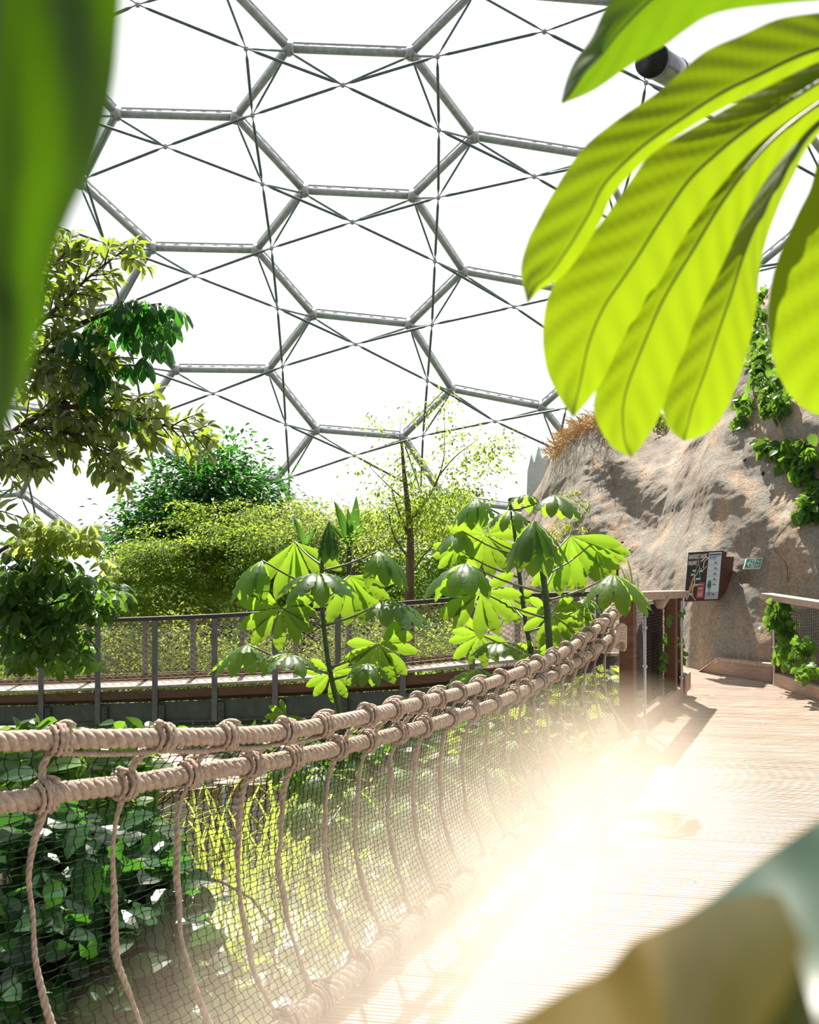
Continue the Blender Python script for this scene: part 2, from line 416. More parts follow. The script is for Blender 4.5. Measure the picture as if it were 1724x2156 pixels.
# net surface
def net_pt(C, Y, v):
    """v 0 at the upper rope, 1 at the bottom rope"""
    a = at_y(TOP, Y); l_ = at_y(LOW, Y); b_ = at_y(BOT, Y-.02*v); v0 = .13
    out = np.array([-.92,.38,0])
    if v < v0:
        t = v/v0; p = a*(1-t)+l_*t; return p+out*.034*math.sin(PI*.5*t)
    t = (v-v0)/(1-v0); w = t**5*.85+t*.15
    p = l_*(1-w)+b_*w; p[2] = l_[2]*(1-t)+b_[2]*t
    return p+out*(.034*(1-t)+.05*math.sin(PI*t))
Ls = np.linspace(2.05, 7.66, 208); NV = 44
G = np.zeros((len(Ls), NV+1, 3))
for i, Y in enumerate(Ls):
    a = at_y(TOP, Y)
    for j in range(NV+1):
        v = .02+.97*j/NV; G[i, j] = net_pt(TOP, Y, v)
G += rng.normal(size=G.shape)*.0014
def polyline_strands(mb, A, r_, wav, ax, n=3, sub=3):
    """A: (lines, pts, 3): thin cord through the knots, with a sway between them"""
    Lc, K = A.shape[:2]; t = np.linspace(0, 1, sub+1)[:-1]
    P = (A[:, :-1, None]*(1-t)[None, None, :, None]+A[:, 1:, None]*t[None, None, :, None])
    k = (np.arange(K-1) % 2*2-1)[None, :, None, None]; l = ((np.arange(Lc)) % 2*2-1)[:, None, None, None]
    P = P+wav*k*l*np.sin(PI*t)[None, None, :, None]*ax
    P = P.reshape(Lc, -1, 3); P = np.concatenate([P, A[:, -1:]], 1); M = P.shape[1]
    T = np.gradient(P, axis=1); T /= np.linalg.norm(T, axis=2)[..., None]+1e-9
    ref = np.array([.9, -.4, .15]); N = ref-T*(T@ref)[..., None]; N /= np.linalg.norm(N, axis=2)[..., None]+1e-9
    B = np.cross(T, N); a = np.arange(n)*2*PI/n
    V = P[:, :, None]+r_*(np.cos(a)[None, None, :, None]*N[:, :, None]+np.sin(a)[None, None, :, None]*B[:, :, None])
    base = (np.arange(Lc)*M*n)[:, None, None]; i = (np.arange(M-1)*n)[None, :, None]; j = np.arange(n)[None, None]; j2 = (j+1) % n
    f = np.stack([base+i+j, base+i+j2, base+i+n+j2, base+i+n+j], -1).reshape(-1, 4)
    mb.add(V.reshape(-1, 3), f)
def knots(mb, G, r_):
    P = G.reshape(-1, 3); o = np.array([(1,0,0),(-1,0,0),(0,1,0),(0,-1,0),(0,0,1),(0,0,-1)])*r_
    V = P[:, None]+o[None]; f = np.array([[0,2,4],[2,1,4],[1,3,4],[3,0,4],[2,0,5],[1,2,5],[3,1,5],[0,3,5]])
    mb.add(V.reshape(-1, 3), (f[None]+(np.arange(len(P))*6)[:, None, None]).reshape(-1, 3))
mb = MB(); bd = np.array([.39, .92, 0])
polyline_strands(mb, G, .0015, .0046, bd); polyline_strands(mb, G.transpose(1, 0, 2), .0015, .002, np.array([0,0,1.])); knots(mb, G, .0034)
tag(mb.build('rope_net', 'net'), 'black square-mesh safety net hanging between the bridge ropes', 'net')
for k, Y in enumerate(CORDY):
    root = thing('hanging_cord', f'thin tan cord tying the net between the bridge ropes, {ORD[k]} from the left', 'cord', tuple(at_y(LOW, Y)), 'thin hanging cords along the bridge net')
    z0 = at_y(LOW, Y)[2]; P = []
    off = rng.normal(size=(9, 3))*.0045
    P.append(at_y(TOP, Y+.05)-[0,0,.02]); P.append((at_y(TOP, Y+.02)+at_y(LOW, Y))/2); P.append(at_y(LOW, Y)-[0,0,.02])
    for q, v in enumerate(np.linspace(.24, 1.0, 9)):
        P.append(net_pt(TOP, Y, v)+off[q]*(1-.5*(v > .9))+[.012,-.02,0])
    P = smoothline(P, 70); mb = MB()
    fat = 1+.28*np.sin(np.linspace(0, 9+k, 70)*1.3+k)
    PP, s = resample(P, .009); T, N, B = frame(PP) if True else None
    N = np.tile([1.,0,0], (len(PP),1)); N = nrmz(N-T*(N*T).sum(1)[:, None]); B = np.cross(T, N)
    fr = np.interp(np.linspace(0, 1, len(PP)), np.linspace(0, 1, 70), fat)
    for q in (0, 1, 2):
        a = 2*PI*s/.075+q*2*PI/3
        mb.tube(PP+(.0042*fr)[:, None]*(np.cos(a)[:, None]*N+np.sin(a)[:, None]*B), .0052*fr, 6)
    mb.build('cord_strand', 'rope', root, True)

# ---------------------------------------------------------------- left railing of the landing
A = Vector((1.69, 7.92, 0)); Bc = Vector((2.49, 9.66, 0)); ld = (Bc-A).normalized()
rl = thing('wooden_railing', 'brown wooden railing with dark net at the left end of the rope bridge', 'railing', tuple(A))
sidev = Vector((ld.y, -ld.x, 0))
def post(x, y, w, z1, name='post', mat='brown_wood', par=None, z0=-.3):
    mb = MB(); mb.box((x, y, (z0+z1)/2), w, w, z1-z0, ld, sidev); return mb.build(name, mat, par, False, .006)
post(A.x-.035, A.y+.0, .11, 1.05, par=rl)
p2 = A.lerp(Bc, .80); post(p2.x, p2.y, .10, .94, par=rl)
post(Bc.x-.02, Bc.y, .10, .91, par=rl)
mb = MB(); mb.bar(A+Vector((-.06,-.1,1.07)), Bc+Vector((.03,.08,.935)), .13, .065); mb.build('top_rail', 'rail_wood', rl, False, .006)
mb = MB(); mb.bar(A+sidev*.02+Vector((0,.02,.06)), Bc+sidev*.05+Vector((0,0,.06)), .05, .12); mb.build('kick_board', 'kick_wood', rl, False, .004)
mb = MB(); mb.bar(A.lerp(Bc,.9)+sidev*.07+Vector((0,0,.14)), Bc+sidev*.07+ld*.08+Vector((0,0,.14)), .05, .16); mb.build('kick_board', 'kick_wood', rl, False, .004)
for q in (A+ld*.16+sidev*.06, A.lerp(Bc,.86)+sidev*.07):
    mb = MB(); mb.tube([q+Vector((0,0,.06)), q+Vector((0,0,.90))], .011, 8)
    for z in (.2,.5,.8): mb.tube([q+Vector((0,0,z)), q+Vector((0,0,z+.02))], .018, 8)
    mb.build('steel_rod', 'steel', rl, True)
GL = np.array([[tuple(A.lerp(Bc, t)-sidev*(.02+.05*math.sin(PI*t)*math.sin(z*3))+Vector((0,0,.08+z*(.93-.12*t)))) for z in np.linspace(0,1,34)] for t in np.linspace(.03,.97,60)])
mb = MB(); polyline_strands(mb, GL, .002, .004, bd, 3, 2); polyline_strands(mb, GL.transpose(1,0,2), .002, .002, np.array([0,0,1.]), 3, 2)
mb.build('railing_net', 'net', rl)
mb = MB(); mb.tube([A.lerp(Bc,.55)+Vector((0,0,.975)), A.lerp(Bc,.55)+Vector((0,0,.88))], [.085,.03], 16); mb.build('lamp_cup', 'rail_wood', rl, True)
bw = Vector((-.8,.35,0))                       # dark boarding behind the net
mb = MB()
for k in range(3):
    c = A.lerp(Bc, .68+.13*k)-sidev*.16; mb.box((c.x, c.y, .45), .2, .03, .86, ld, sidev)
mb.build('backing_board', 'dark_rail', rl)

# right railing
rr = thing('wooden_railing', 'wooden railing with dark grey net and vines at the right edge', 'railing', (3.62,10.33,0))
mb = MB(); mb.bar((3.56,10.42,.86), (3.95,8.2,.86), .13, .065); mb.build('top_rail', 'rail_wood', rr, False, .006)
for (x, y) in ((3.64,10.30), (3.80,9.2)):
    mb = MB(); mb.box((x, y, .27), .11, .11, 1.14); mb.build('post', 'brown_wood', rr, False, .005)
mb = MB(); mb.tube([(3.575,10.25,.0),(3.575,10.25,.8)], .012, 8); mb.build('steel_rod', 'steel', rr, True)
mb = MB(); mb.bar((3.60,10.25,.06), (3.86,8.2,.06), .06, .13); mb.build('kick_board', 'kick_wood', rr, False, .004)
GR = np.array([[(3.62+.34*t+.04*math.sin(PI*t), 10.3-2.05*t, .1+z*.72-.05*math.sin(PI*z*.5)*math.sin(PI*((t*3)%1))) for z in np.linspace(0,1,26)] for t in np.linspace(0,1,70)])
mb = MB(); polyline_strands(mb, GR, .0024, .003, bd, 3, 2); polyline_strands(mb, GR.transpose(1,0,2), .0024, .002, np.array([0,0,1.]), 3, 2)
mb.build('railing_net', 'net_grey', rr)

# ---------------------------------------------------------------- rock wall
base = [(900,1560,19),(1050,1500,16.5),(1150,1490,15),(1290,1480,13.2),(1380,1440,12.2),(1445,1411,11.4),(1540,1424,10.9),(1632,1437,10.45),(1724,1445,10.2),(1900,1500,10.0),(2300,1600,9.5)]
crest = [(1112,1062,22),(1118,1048,21),(1140,1015,20.2),(1168,955,19.0),(1200,918,18.3),(1262,884,17.4),(1330,868,17),(1420,872,16.6),(1500,835,16),(1560,745,15.3),(1590,650,15),(1625,600,14.6),(1700,560,14),(1900,420,13.5),(2300,300,13)]
def ip(tab, n):
    P = np.array([tuple(W(*p)) for p in tab]); L = np.r_[0, np.cumsum(np.linalg.norm(np.diff(P, axis=0), axis=1))]; s = np.linspace(0, L[-1], n)
    return np.stack([np.interp(s, L, P[:, k]) for k in range(3)], 1)
NU, NVr = 340, 260
Bp = ip(base, NU); Cp = ip(crest, NU); RV = np.zeros((NVr+20, NU, 3))
for j in range(NVr+20):
    v = min(1, j/NVr)
    wh = .25*v+.75*v**1.7
    row = Bp*(1-wh)+Cp*wh; row[:, 2] = Bp[:, 2]*(1-v)+Cp[:, 2]*v
    if j > NVr: t = (j-NVr)/20; row[:, 1] += 6*t; row[:, 0] += 1.5*t; row[:, 2] -= 3.5*t*t
    RV[j] = row
for j in range(NVr+20):
    v = min(1, j/NVr)
    for i in range(NU):
        x, y, z = RV[j, i]; q = Vector((x+.35*z, y*.8, z))
        fl = mn.noise(Vector((x*1.5+z*.38+3, y*.4, z*.16)))
        fl2 = mn.noise(Vector((x*3.7+z*.8+9, y*.7, z*.30)))
        big = mn.noise(Vector((x*.45, y*.3, z*.4+5)))
        ridg = 1-abs(mn.noise(Vector((x*.8+z*.35, 3, z*.15))))*2
        d = .34*fl+.17*fl2+.30*big+.20*ridg+.05*mn.noise(q*3.2)+.025*mn.noise(q*8)+.013*mn.noise(q*22)
        d *= min(1, v*5+.15)*(1-.72*max(0, (v-.8)/.2))
        RV[j, i, 1] -= d*.85; RV[j, i, 0] -= d*.35
        if v < 1 and j < NVr: RV[j, i, 2] += .03*mn.noise(q*5)
mb = MB(); i = np.arange(NU-1)[None]; j = np.arange(NVr+19)[:, None]*NU
mb.add(RV.reshape(-1, 3), np.stack([j+i, j+i+1, j+NU+i+1, j+NU+i], -1).reshape(-1, 4))
rock = struct(mb.build('wall_right', 'rock', None, True), 'tall weathered grey and tan rock wall at the end of the boardwalk')
bvh = BVHTree.FromPolygons([tuple(v) for v in RV.reshape(-1, 3)], mb.f)
def on_rock(x, y, fallback=12):
    o_ = Vector((0,0,EYE)); d = (W(x, y, 1)-o_).normalized()
    h = bvh.ray_cast(o_, d)
    if h[0] is None:
        if y < 1300: return on_rock(x, y+6)
        return W(x, y, fallback), Vector((0,-1,0))
    n = h[1]; n = -n if n.dot(d) > 0 else n
    return h[0], n
for (x, y) in ((1607,997),(1416,1074),(1568,968),(1310,1142)):
    p, n = on_rock(x, y); mb = MB(); mb.tube([p-n*.03, p+n*.008], [.022,.024], 12)
    tag(mb.build('drain_pipe', 'hole_dark', None, True), {1607:'small dark drain hole high in the rock wall below the vines',1416:'small dark drain hole in the rock wall above the information board',1568:'faint dark drain hole in the rock wall left of the upper vines',1310:'small dark drain hole low on the fluted left part of the rock'}[x], 'drain hole')
# made-up jagged slab, added to stand in for a bright patch behind the crest
mb = MB(); pts = Wn([(1108,1045,23),(1110,990,23),(1118,955,23),(1124,975,23),(1133,938,23),(1141,965,23),(1150,955,23),(1160,975,23),(1168,990,23),(1160,1010,23),(1150,1035,23)])
mb.prism(pts, (.3,1.2,0)); tag(mb.build('patch_slab', 'pale_slab', None, False, .03), 'pale jagged slab added for a bright patch behind the left slope of the rock wall', 'rock')

# ---------------------------------------------------------------- roof
ND = dict(A=(607,103),B=(865,113),C=(997,288),D=(869,413),E=(640,402),F=(497,247),G=(245,240),N0=(465,-45),N0L=(165,-85),Gp=(110,100),
 N1=(1000,-20),M=(1300,5),K=(1258,330),R=(1415,190),L=(975,572),O=(862,683),P=(658,662),Q=(540,527),S=(1195,612),T=(1335,480),
 C2=(320,522),D2=(170,385),E2=(238,652),E2L=(55,668),D2L=(-60,380),U=(950,820),V=(848,920),Wn=(665,905),X=(565,780),F2=(370,778),
 Y1=(1140,857),Z1=(1245,765),A2=(583,1010),B2=(935,1050),I2=(410,1005),G2=(285,890),A3=(658,1112),M2=(325,1128),L2=(178,1137),
 J2=(45,1040),K2=(130,870),J2L=(-110,1052),Y2=(1205,940),R2=(1660,225),T2=(1585,568),TR=(1790,400),B4=(830,1135),E3=(-20,850),B5=(1150,1080))
ED = 'A-B B-C C-D D-E E-F F-A F-G A-N0 N0-N0L N0L-Gp Gp-G B-N1 N1-M M-R R-K K-C K-T T-S S-L L-D L-O O-P P-Q Q-E Q-C2 C2-D2 D2-G D2-D2L C2-E2 E2-E2L E2-F2 F2-X X-P X-Wn Wn-V V-U U-O U-Y1 Y1-Z1 Z1-S Y1-Y2 V-B2 Wn-A2 A2-I2 I2-G2 G2-F2 G2-K2 K2-J2 J2-J2L J2-L2 L2-M2 M2-I2 A2-A3 A3-B4 B4-B2 R-R2 R2-TR TR-T2 T2-T K2-E3 E2L-E3 B2-B5 B5-Y2'.split()
HX = 'A-B-C-D-E-F N0L-N0-A-F-G-Gp B-N1-M-R-K-C E-D-L-O-P-Q G-F-E-Q-C2-D2 D-C-K-T-S-L C2-Q-P-X-F2-E2 P-O-U-V-Wn-X O-L-S-Z1-Y1-U F2-X-Wn-A2-I2-G2 Wn-V-B2-B4-A3-A2 K2-G2-I2-M2-L2-J2 K-R-R2-TR-T2-T E2L-E2-F2-G2-K2-E3 V-U-Y1-Y2-B5-B2'.split()
def ddepth(y): return float(np.interp(y, [-100,108,408,672,912,1140], [39.4,42.6,48,53.7,59.8,66]))
NP = {k: W(x, y, ddepth(y)) for k, (x, y) in ND.items()}
DN = Vector((0,-.62,-.78))                       # towards the inside of the roof
roof = bpy.data.objects.new('ceiling', None); sc.collection.objects.link(roof); roof.location = (0, 50, 14)
struct(roof, 'white domed roof of hexagonal steel tubes and a lattice of thin inner struts')
for e in ED:
    a, b_ = (NP[k] for k in e.split('-')); mb = MB(); mb.tube([a, b_], .165, 12)
    t = mb.build('roof_tube', 'steel', roof, True)
    d = (b_-a).normalized(); mb = MB()
    for s in (-.10,.10):
        sv = d.cross(DN).normalized()*s
        mb.bar(a-DN*.30+sv, b_-DN*.30+sv, .05, .07)
    for q in range(1, 8): mb.bar(a.lerp(b_, q/8)-DN*.14, a.lerp(b_, q/8)-DN*.14+d*.22, .16, .22)
    mb.build('cushion_frame', 'steel', t)
used = {k for e in ED for k in e.split('-')}
for k in sorted(used):
    c = NP[k]; mb = MB(); mb.tube([c-DN*.36, c-DN*.2, c, c+DN*.2, c+DN*.28], [.19,.25,.27,.25,.14], 14)
    mb.build('tube_joint', 'steel', roof, True)
IN = {e: (NP[e.split('-')[0]]+NP[e.split('-')[1]])/2+Vector((-.22,0,0))+Vector((0, -1.0-.6*max(0, (ddepth(0)*0+(NP[e.split('-')[0]].y-42.6)/18)), -1.78+.45*(NP[e.split('-')[0]].y-42.6)/18)) for e in ED}
strut = []
es = list(ED)
for e in es:
    for k in e.split('-'): strut.append((NP[k]+DN*.2, IN[e], .048))
for a_ in range(len(es)):
    for b2 in range(a_+1, len(es)):
        if set(es[a_].split('-')) & set(es[b2].split('-')): strut.append((IN[es[a_]], IN[es[b2]], .062))
def seen(p):
    x = 862+F*p.x/p.y; y = 1078-F*(p.z-EYE)/p.y
    return -20 < x < 1744 and -20 < y < 1250 and not (x > 1180 and y > 60)
strut.sort(key=lambda s: -(s[1]-s[0]).length/s[0].y*(1 if seen((s[0]+s[1])/2) else .01))
rest = MB()
for k, (a, b_, r_) in enumerate(strut):
    mb = MB() if k < 100 else rest
    d = (b_-a).normalized(); L_ = (b_-a).length
    mb.tube([a, a+d*.25, a+d*.45, b_-d*.45, b_-d*.25, b_], [.025,.025,r_,r_,.025,.025], 8)
    if k < 100: mb.build('inner_strut', 'thin_steel', roof, True)
rest.build('inner_strut', 'thin_steel', roof, True)['kind'] = 'stuff'
for e in es:
    c = IN[e]; mb = MB(); mb.tube([c-DN*.11, c-DN*.06, c+DN*.06, c+DN*.11], [.05,.1,.1,.05], 10); mb.build('strut_joint', 'steel', roof, True)
for h in HX:
    P = [NP[k]-DN*.33 for k in h.split('-')]; c = sum(P, Vector())/6
    n = (P[1]-P[0]).cross(P[2]-P[1]).normalized(); n = n if n.dot(DN) < 0 else -n
    mb = MB(); vs = [c+n*.9]; 
    for q in (.5, .8, 1.0):
        for p in P: vs.append(c.lerp(p, q)+n*(.9*(1-q**2)))
    fs = [[0, 1+i, 1+(i+1) % 6] for i in range(6)]
    for r_ in (0, 1): fs += [[1+r_*6+i, 1+(r_+1)*6+i, 1+(r_+1)*6+(i+1) % 6, 1+r_*6+(i+1) % 6] for i in range(6)]
    mb.add([tuple(v) for v in vs], fs); mb.build('film_cushion', 'film', roof, True)
# duct under the roof
dt = thing('ventilation_duct', 'shiny round metal duct hanging under the roof between the big leaves', 'duct', tuple(W(1375,128,37)))
a = W(1375,128,37); b_ = a+Vector((2.2,2.6,.2)); mb = MB(); mb.tube([a, b_], .55, 28); mb.build('duct_pipe', 'duct', dt, True)
d = (b_-a).normalized()
mb = MB(); mb.tube([a-d*.2, a+d*.12], .61, 28); mb.build('duct_collar', 'dark_metal', dt, True)
mb = MB(); mb.tube([a+d*1.6, a+d*1.68], .565, 28); mb.build('duct_seam', 'dark_metal', dt, True)
mb = MB(); mb.tube([a+d*1.0+Vector((0,0,.5)), NP['R']], .04, 8); mb.tube([b_+Vector((0,0,.5)), NP['R']], .04, 8); mb.build('hanger_rod', 'thin_steel', dt, True)

# ---------------------------------------------------------------- information board and fire exit sign
def text(body, size, mat, name, parent, org, ax, ay, nrm, bold=0.0, fit=0.0):
    cu = bpy.data.curves.new(name, 'FONT'); cu.body = body; cu.size = size; cu.offset = bold; cu.extrude = .0008
    ob = bpy.data.objects.new('t', cu); sc.collection.objects.link(ob)
    dg = bpy.context.evaluated_depsgraph_get(); me = bpy.data.meshes.new_from_object(ob.evaluated_get(dg))
    sc.collection.objects.unlink(ob); bpy.data.objects.remove(ob)
    if fit: ax = ax*(fit/(max(v.co.x for v in me.vertices)+1e-6))
    off = parent_off(parent)
    for v in me.vertices: v.co = org+ax*v.co.x+ay*v.co.y+nrm*v.co.z-off
    me.materials.clear(); me.materials.append(MATS[mat])
    o_ = bpy.data.objects.new(name, me); sc.collection.objects.link(o_); o_.parent = parent; return o_
pr, nr_ = on_rock(1495, 1215)
dS = min(on_rock(1480,1215)[0].y-.30, on_rock(1512,1262)[0].y-.02)
TL, TR_, BR, BL = W(1449,1163,dS+.10), W(1523,1158,dS-.10), W(1515,1265,dS-.10), W(1440,1267,dS+.10)
ax = (TR_-TL); ay = (TL-BL); SW, SH = ax.length, ay.length
axn = ax.normalized(); nrm = axn.cross(ay).normalized(); ayn = nrm.cross(axn).normalized()
ayn = (ay.normalized()*1.0); 
ib = thing('information_board', 'dark rainforest walkway map board on a wooden box on the rock wall', 'sign', tuple(BL))
def SP(u, v, e=0.0): return BL+ax*u+ay*v+nrm*e
def flat(poly, mat, name, par=ib, e=.004, th=.0015, fn=None):
    fn = fn or SP; mb = MB(); P = [fn(u, v, e) for u, v in poly]; mb.prism([p for p in P], nrm*th); return mb.build(name, mat, par)
mb = MB(); mb.prism([SP(0,0,-.02), SP(1,0,-.02), SP(1,1,-.02), SP(0,1,-.02)], nrm*.022); brd = mb.build('board_panel', 'board_dark', ib, False, .003)
mb = MB(); mb.prism([SP(.30,.08,-.13), SP(1.0,.08,-.13), SP(1.0,.97,-.13), SP(.30,.97,-.13)], nrm*.11); mb.build('wooden_box', 'brown_wood', ib)
mb = MB(); mb.prism([SP(.35,.16,-.40), SP(1.02,.16,-.40), SP(1.02,.87,-.40), SP(.35,.87,-.40)], nrm*.27); mb.build('wooden_box', 'brown_wood', ib)
flat([(.585,.03),(.96,.03),(.96,.965),(.60,.965)], 'print_pale', 'side_strip', e=.002)
flat([(.585,.03),(.96,.03),(.96,.17),(.587,.17)], 'print_mauve', 'soil_band', e=.0038)
text('RAINFOREST CANOPY', SH*.125, 'print_white', 'title_text', ib, SP(.03,.86,.003), axn, ayn, nrm, .001, .52*SW)
text('WALKWAY', SH*.125, 'print_white', 'title_text', ib, SP(.03,.735,.003), axn, ayn, nrm, .001, .25*SW)
def stroke(pts, w, mat, name, e=.003):
    mb = MB(); P = smoothline([SP(u, v, e) for u, v in pts], 24)
    vs = []; 
    for i_ in range(24):
        t = P[min(23, i_+1)]-P[max(0, i_-1)]; t /= np.linalg.norm(t); s_ = np.cross(np.array(nrm), t)*w*SH
        vs += [P[i_]-s_, P[i_]+s_]
    mb.add(vs, [[2*q, 2*q+1, 2*q+3, 2*q+2] for q in range(23)]); mb.add(np.array(vs)+np.array(nrm)*.001, [[2*q+2, 2*q+3, 2*q+1, 2*q] for q in range(23)]); return mb.build(name, mat, ib)
stroke([(.06,.04),(.10,.2),(.16,.36),(.18,.42),(.22,.5),(.26,.62),(.31,.75),(.36,.80),(.40,.82)], .006, 'print_pink', 'map_route')
stroke([(.05,.06),(.09,.05),(.13,.2),(.20,.42),(.30,.55),(.36,.64),(.40,.66),(.46,.62),(.52,.66),(.58,.70)], .008, 'print_ochre', 'map_route')
stroke([(.12,.1),(.17,.28),(.19,.42),(.20,.30),(.22,.1)], .008, 'print_ochre', 'map_route')
stroke([(.20,.1),(.23,.25),(.24,.36)], .007, 'print_ochre', 'map_route'); stroke([(.24,.12),(.28,.06),(.33,.02)], .008, 'print_ochre', 'map_route')
stroke([(.40,.80),(.46,.84),(.50,.88),(.54,.88),(.60,.85)], .009, 'print_white', 'map_route'); stroke([(.58,.85),(.49,.80),(.48,.74),(.47,.66)], .006, 'print_white', 'map_route')
stroke([(.31,.86),(.32,.78),(.36,.68),(.38,.55),(.43,.42)], .007, 'print_teal', 'map_route')
stroke([(.24,.55),(.25,.45),(.26,.36),(.24,.28)], .007, 'print_white', 'map_route')
for (u, v, w) in ((.17,.60,.10),(.13,.52,.08),(.37,.585,.10),(.28,.43,.13),(.27,.31,.13),(.05,.18,.06),(.15,.13,.09)):
    flat([(u,v),(u+w,v),(u+w+.01,v+.04),(u+.01,v+.04)], 'print_cyan', 'map_label', e=.006)
flat([(.345,.06),(.545,.06),(.565,.38),(.37,.38)], 'print_red', 'key_panel', e=.0065)
for v in (.10,.13,.15,.18,.235,.26,.33): flat([(.38,v),(.52,v),(.52,v+.008),(.38,v+.008)], 'print_white', 'key_line', e=.0085)
mb = MB()
for q, v in enumerate((.935,.905,.88,.868,.855,.83)): mb.prism([SP(.62,v-.004-(.02 if q == 0 else 0),.005), SP(.94 if q in (0,2,1) else .82,v-.004-(.02 if q == 0 else 0),.005), SP(.94 if q in (0,2,1) else .82,v,.005), SP(.62,v,.005)], nrm*.001)
for v in (.76,.65,.54,.43,.33,.13):
    mb.prism([SP(.78,v,.0055), SP(.84,v,.0055), SP(.84,v+.01,.0055), SP(.78,v+.01,.0055)], nrm*.001)
    mb.prism([SP(.78,v-.02,.0055), SP(.87,v-.02,.0055), SP(.87,v-.008,.0055), SP(.78,v-.008,.0055)], nrm*.001)
for v in (.71,.6,.49,.38): mb.prism([SP(.61,v,.0055), SP(.93,v,.0055), SP(.93,v+.002,.0055), SP(.61,v+.002,.0055)], nrm*.001)
mb.build('strip_print', 'print_ink', ib)
mb = MB(); a_ = np.linspace(0, 2*PI, 13)[:-1]
for (u, v, r1_, r2_) in ((.69,.36,.045,.05),(.66,.31,.04,.035),(.71,.30,.035,.05),(.685,.27,.04,.03)):
    mb.prism([SP(u+r1_*math.cos(t), v+r2_*math.sin(t), .006) for t in a_], nrm*.001)
mb.build('tree_print', 'print_tree', ib)
mb = MB()
for u in (.67,.705): mb.prism([SP(u,.17,.0058), SP(u+.008,.17,.0058), SP(u+.008,.27,.0058), SP(u,.27,.0058)], nrm*.001)
for k in range(9):
    u = .64+.012*k; mb.prism([SP(u+.02*math.sin(k*2.2),.07+.01*(k%3),.0058), SP(u+.006,.17,.0058), SP(u+.012,.17,.0058)], nrm*.001)
mb.build('root_print', 'print_ink', ib)
# fire exit sign: a plate whose top leans back along the rock
pf, nf = on_rock(1586, 1187); dS = min(on_rock(x_, y_)[0].y for x_ in (1566,1586,1606) for y_ in (1177,1196))-.10
a0, a1, a2, a3 = W(1565,1197.5,dS-.05), W(1600,1196.5,dS+.03), W(1607.5,1176,dS+.12), W(1571.5,1176,dS+.04)
fe = thing('fire_exit_sign', 'green and white fire exit sign with left arrow tilted on the rock wall', 'sign', tuple(a0))
fx = a1-a0; fy = a3-a0; nrm = fx.cross(fy).normalized()
def FP(u, v, e=0.0): return a0+fx*u+fy*v+nrm*e
mb = MB(); mb.prism([FP(0,0,-.012),FP(1,0,-.012),FP(1,1,-.012),FP(0,1,-.012)], nrm*.012); mb.build('sign_plate', 'sign_white', fe)
flat([(.05,.09),(.95,.09),(.95,.91),(.05,.91)], 'sign_green', 'green_field', fe, .002, .001, FP)
flat([(.09,.5),(.24,.82),(.32,.82),(.22,.58),(.36,.58),(.36,.42),(.22,.42),(.32,.18),(.24,.18)], 'sign_white', 'arrow', fe, .004, .001, FP)
flat([(.37,.12),(.60,.12),(.60,.88),(.37,.88)], 'sign_white', 'doorway', fe, .004, .001, FP)
mb = MB()
mb.prism([FP(.455+.022*math.cos(t),.77+.055*math.sin(t),.006) for t in a_], nrm*.001)
for q in ([(.45,.7),(.5,.7),(.52,.45),(.46,.43)], [(.46,.45),(.51,.47),(.45,.28),(.40,.2),(.38,.24),(.42,.3)], [(.48,.45),(.52,.45),(.54,.33),(.58,.2),(.54,.18),(.51,.3)], [(.49,.68),(.57,.55),(.55,.5),(.48,.6)], [(.46,.68),(.40,.52),(.38,.55),(.43,.7)]):
    mb.prism([FP(u, v, .006) for u, v in q], nrm*.001)
mb.build('running_figure', 'sign_green', fe)
hx, hy = fx.normalized(), fy.normalized()
text('Fire', fy.length*.42, 'sign_white', 'sign_text', fe, FP(.64,.54,.004), hx, hy, nrm, .001, .27*fx.length)
text('exit', fy.length*.42, 'sign_white', 'sign_text', fe, FP(.64,.2,.004), hx, hy, nrm, .001, .25*fx.length)

# wooden skirting at the foot of the rock
def fr(x, y, m_=.05): return W(x, y, min(on_rock(x, y)[0].y-m_, F*1.7/(max(y, 1412)-1078)))
q = [fr(1472,1414), fr(1512,1385,.12), fr(1628,1398,.12), fr(1632,1439)]
kb = thing('wooden_skirting', 'brown plank skirting with a sloping end at the foot of the rock wall', 'skirting', tuple(q[0]))
mb = MB(); mb.prism(q, (.12,.35,0)); mb.build('skirting_board', 'kick_wood', kb, False, .006)
mb = MB(); mb.prism([q[0]+Vector((-.02,-.02,0)), q[1]+Vector((-.02,-.02,.0)), q[1]+Vector((.0,-.02,-.035)), q[0]+Vector((.05,-.02,0))], (.15,.35,0))
mb.prism([q[1]+Vector((0,-.02,.0)), q[2]+Vector((0,-.02,0)), q[2]+Vector((0,-.02,-.035)), q[1]+Vector((0,-.02,-.035))], (.12,.35,0)); mb.build('cap_strip', 'rail_wood', kb)
mb = MB(); mb.box(W(1295,1222,10.2), .055, .055, .42); tag(mb.build('wooden_post', 'brown_wood'), 'short red-brown post standing behind the rope ends in front of the rock', 'post')

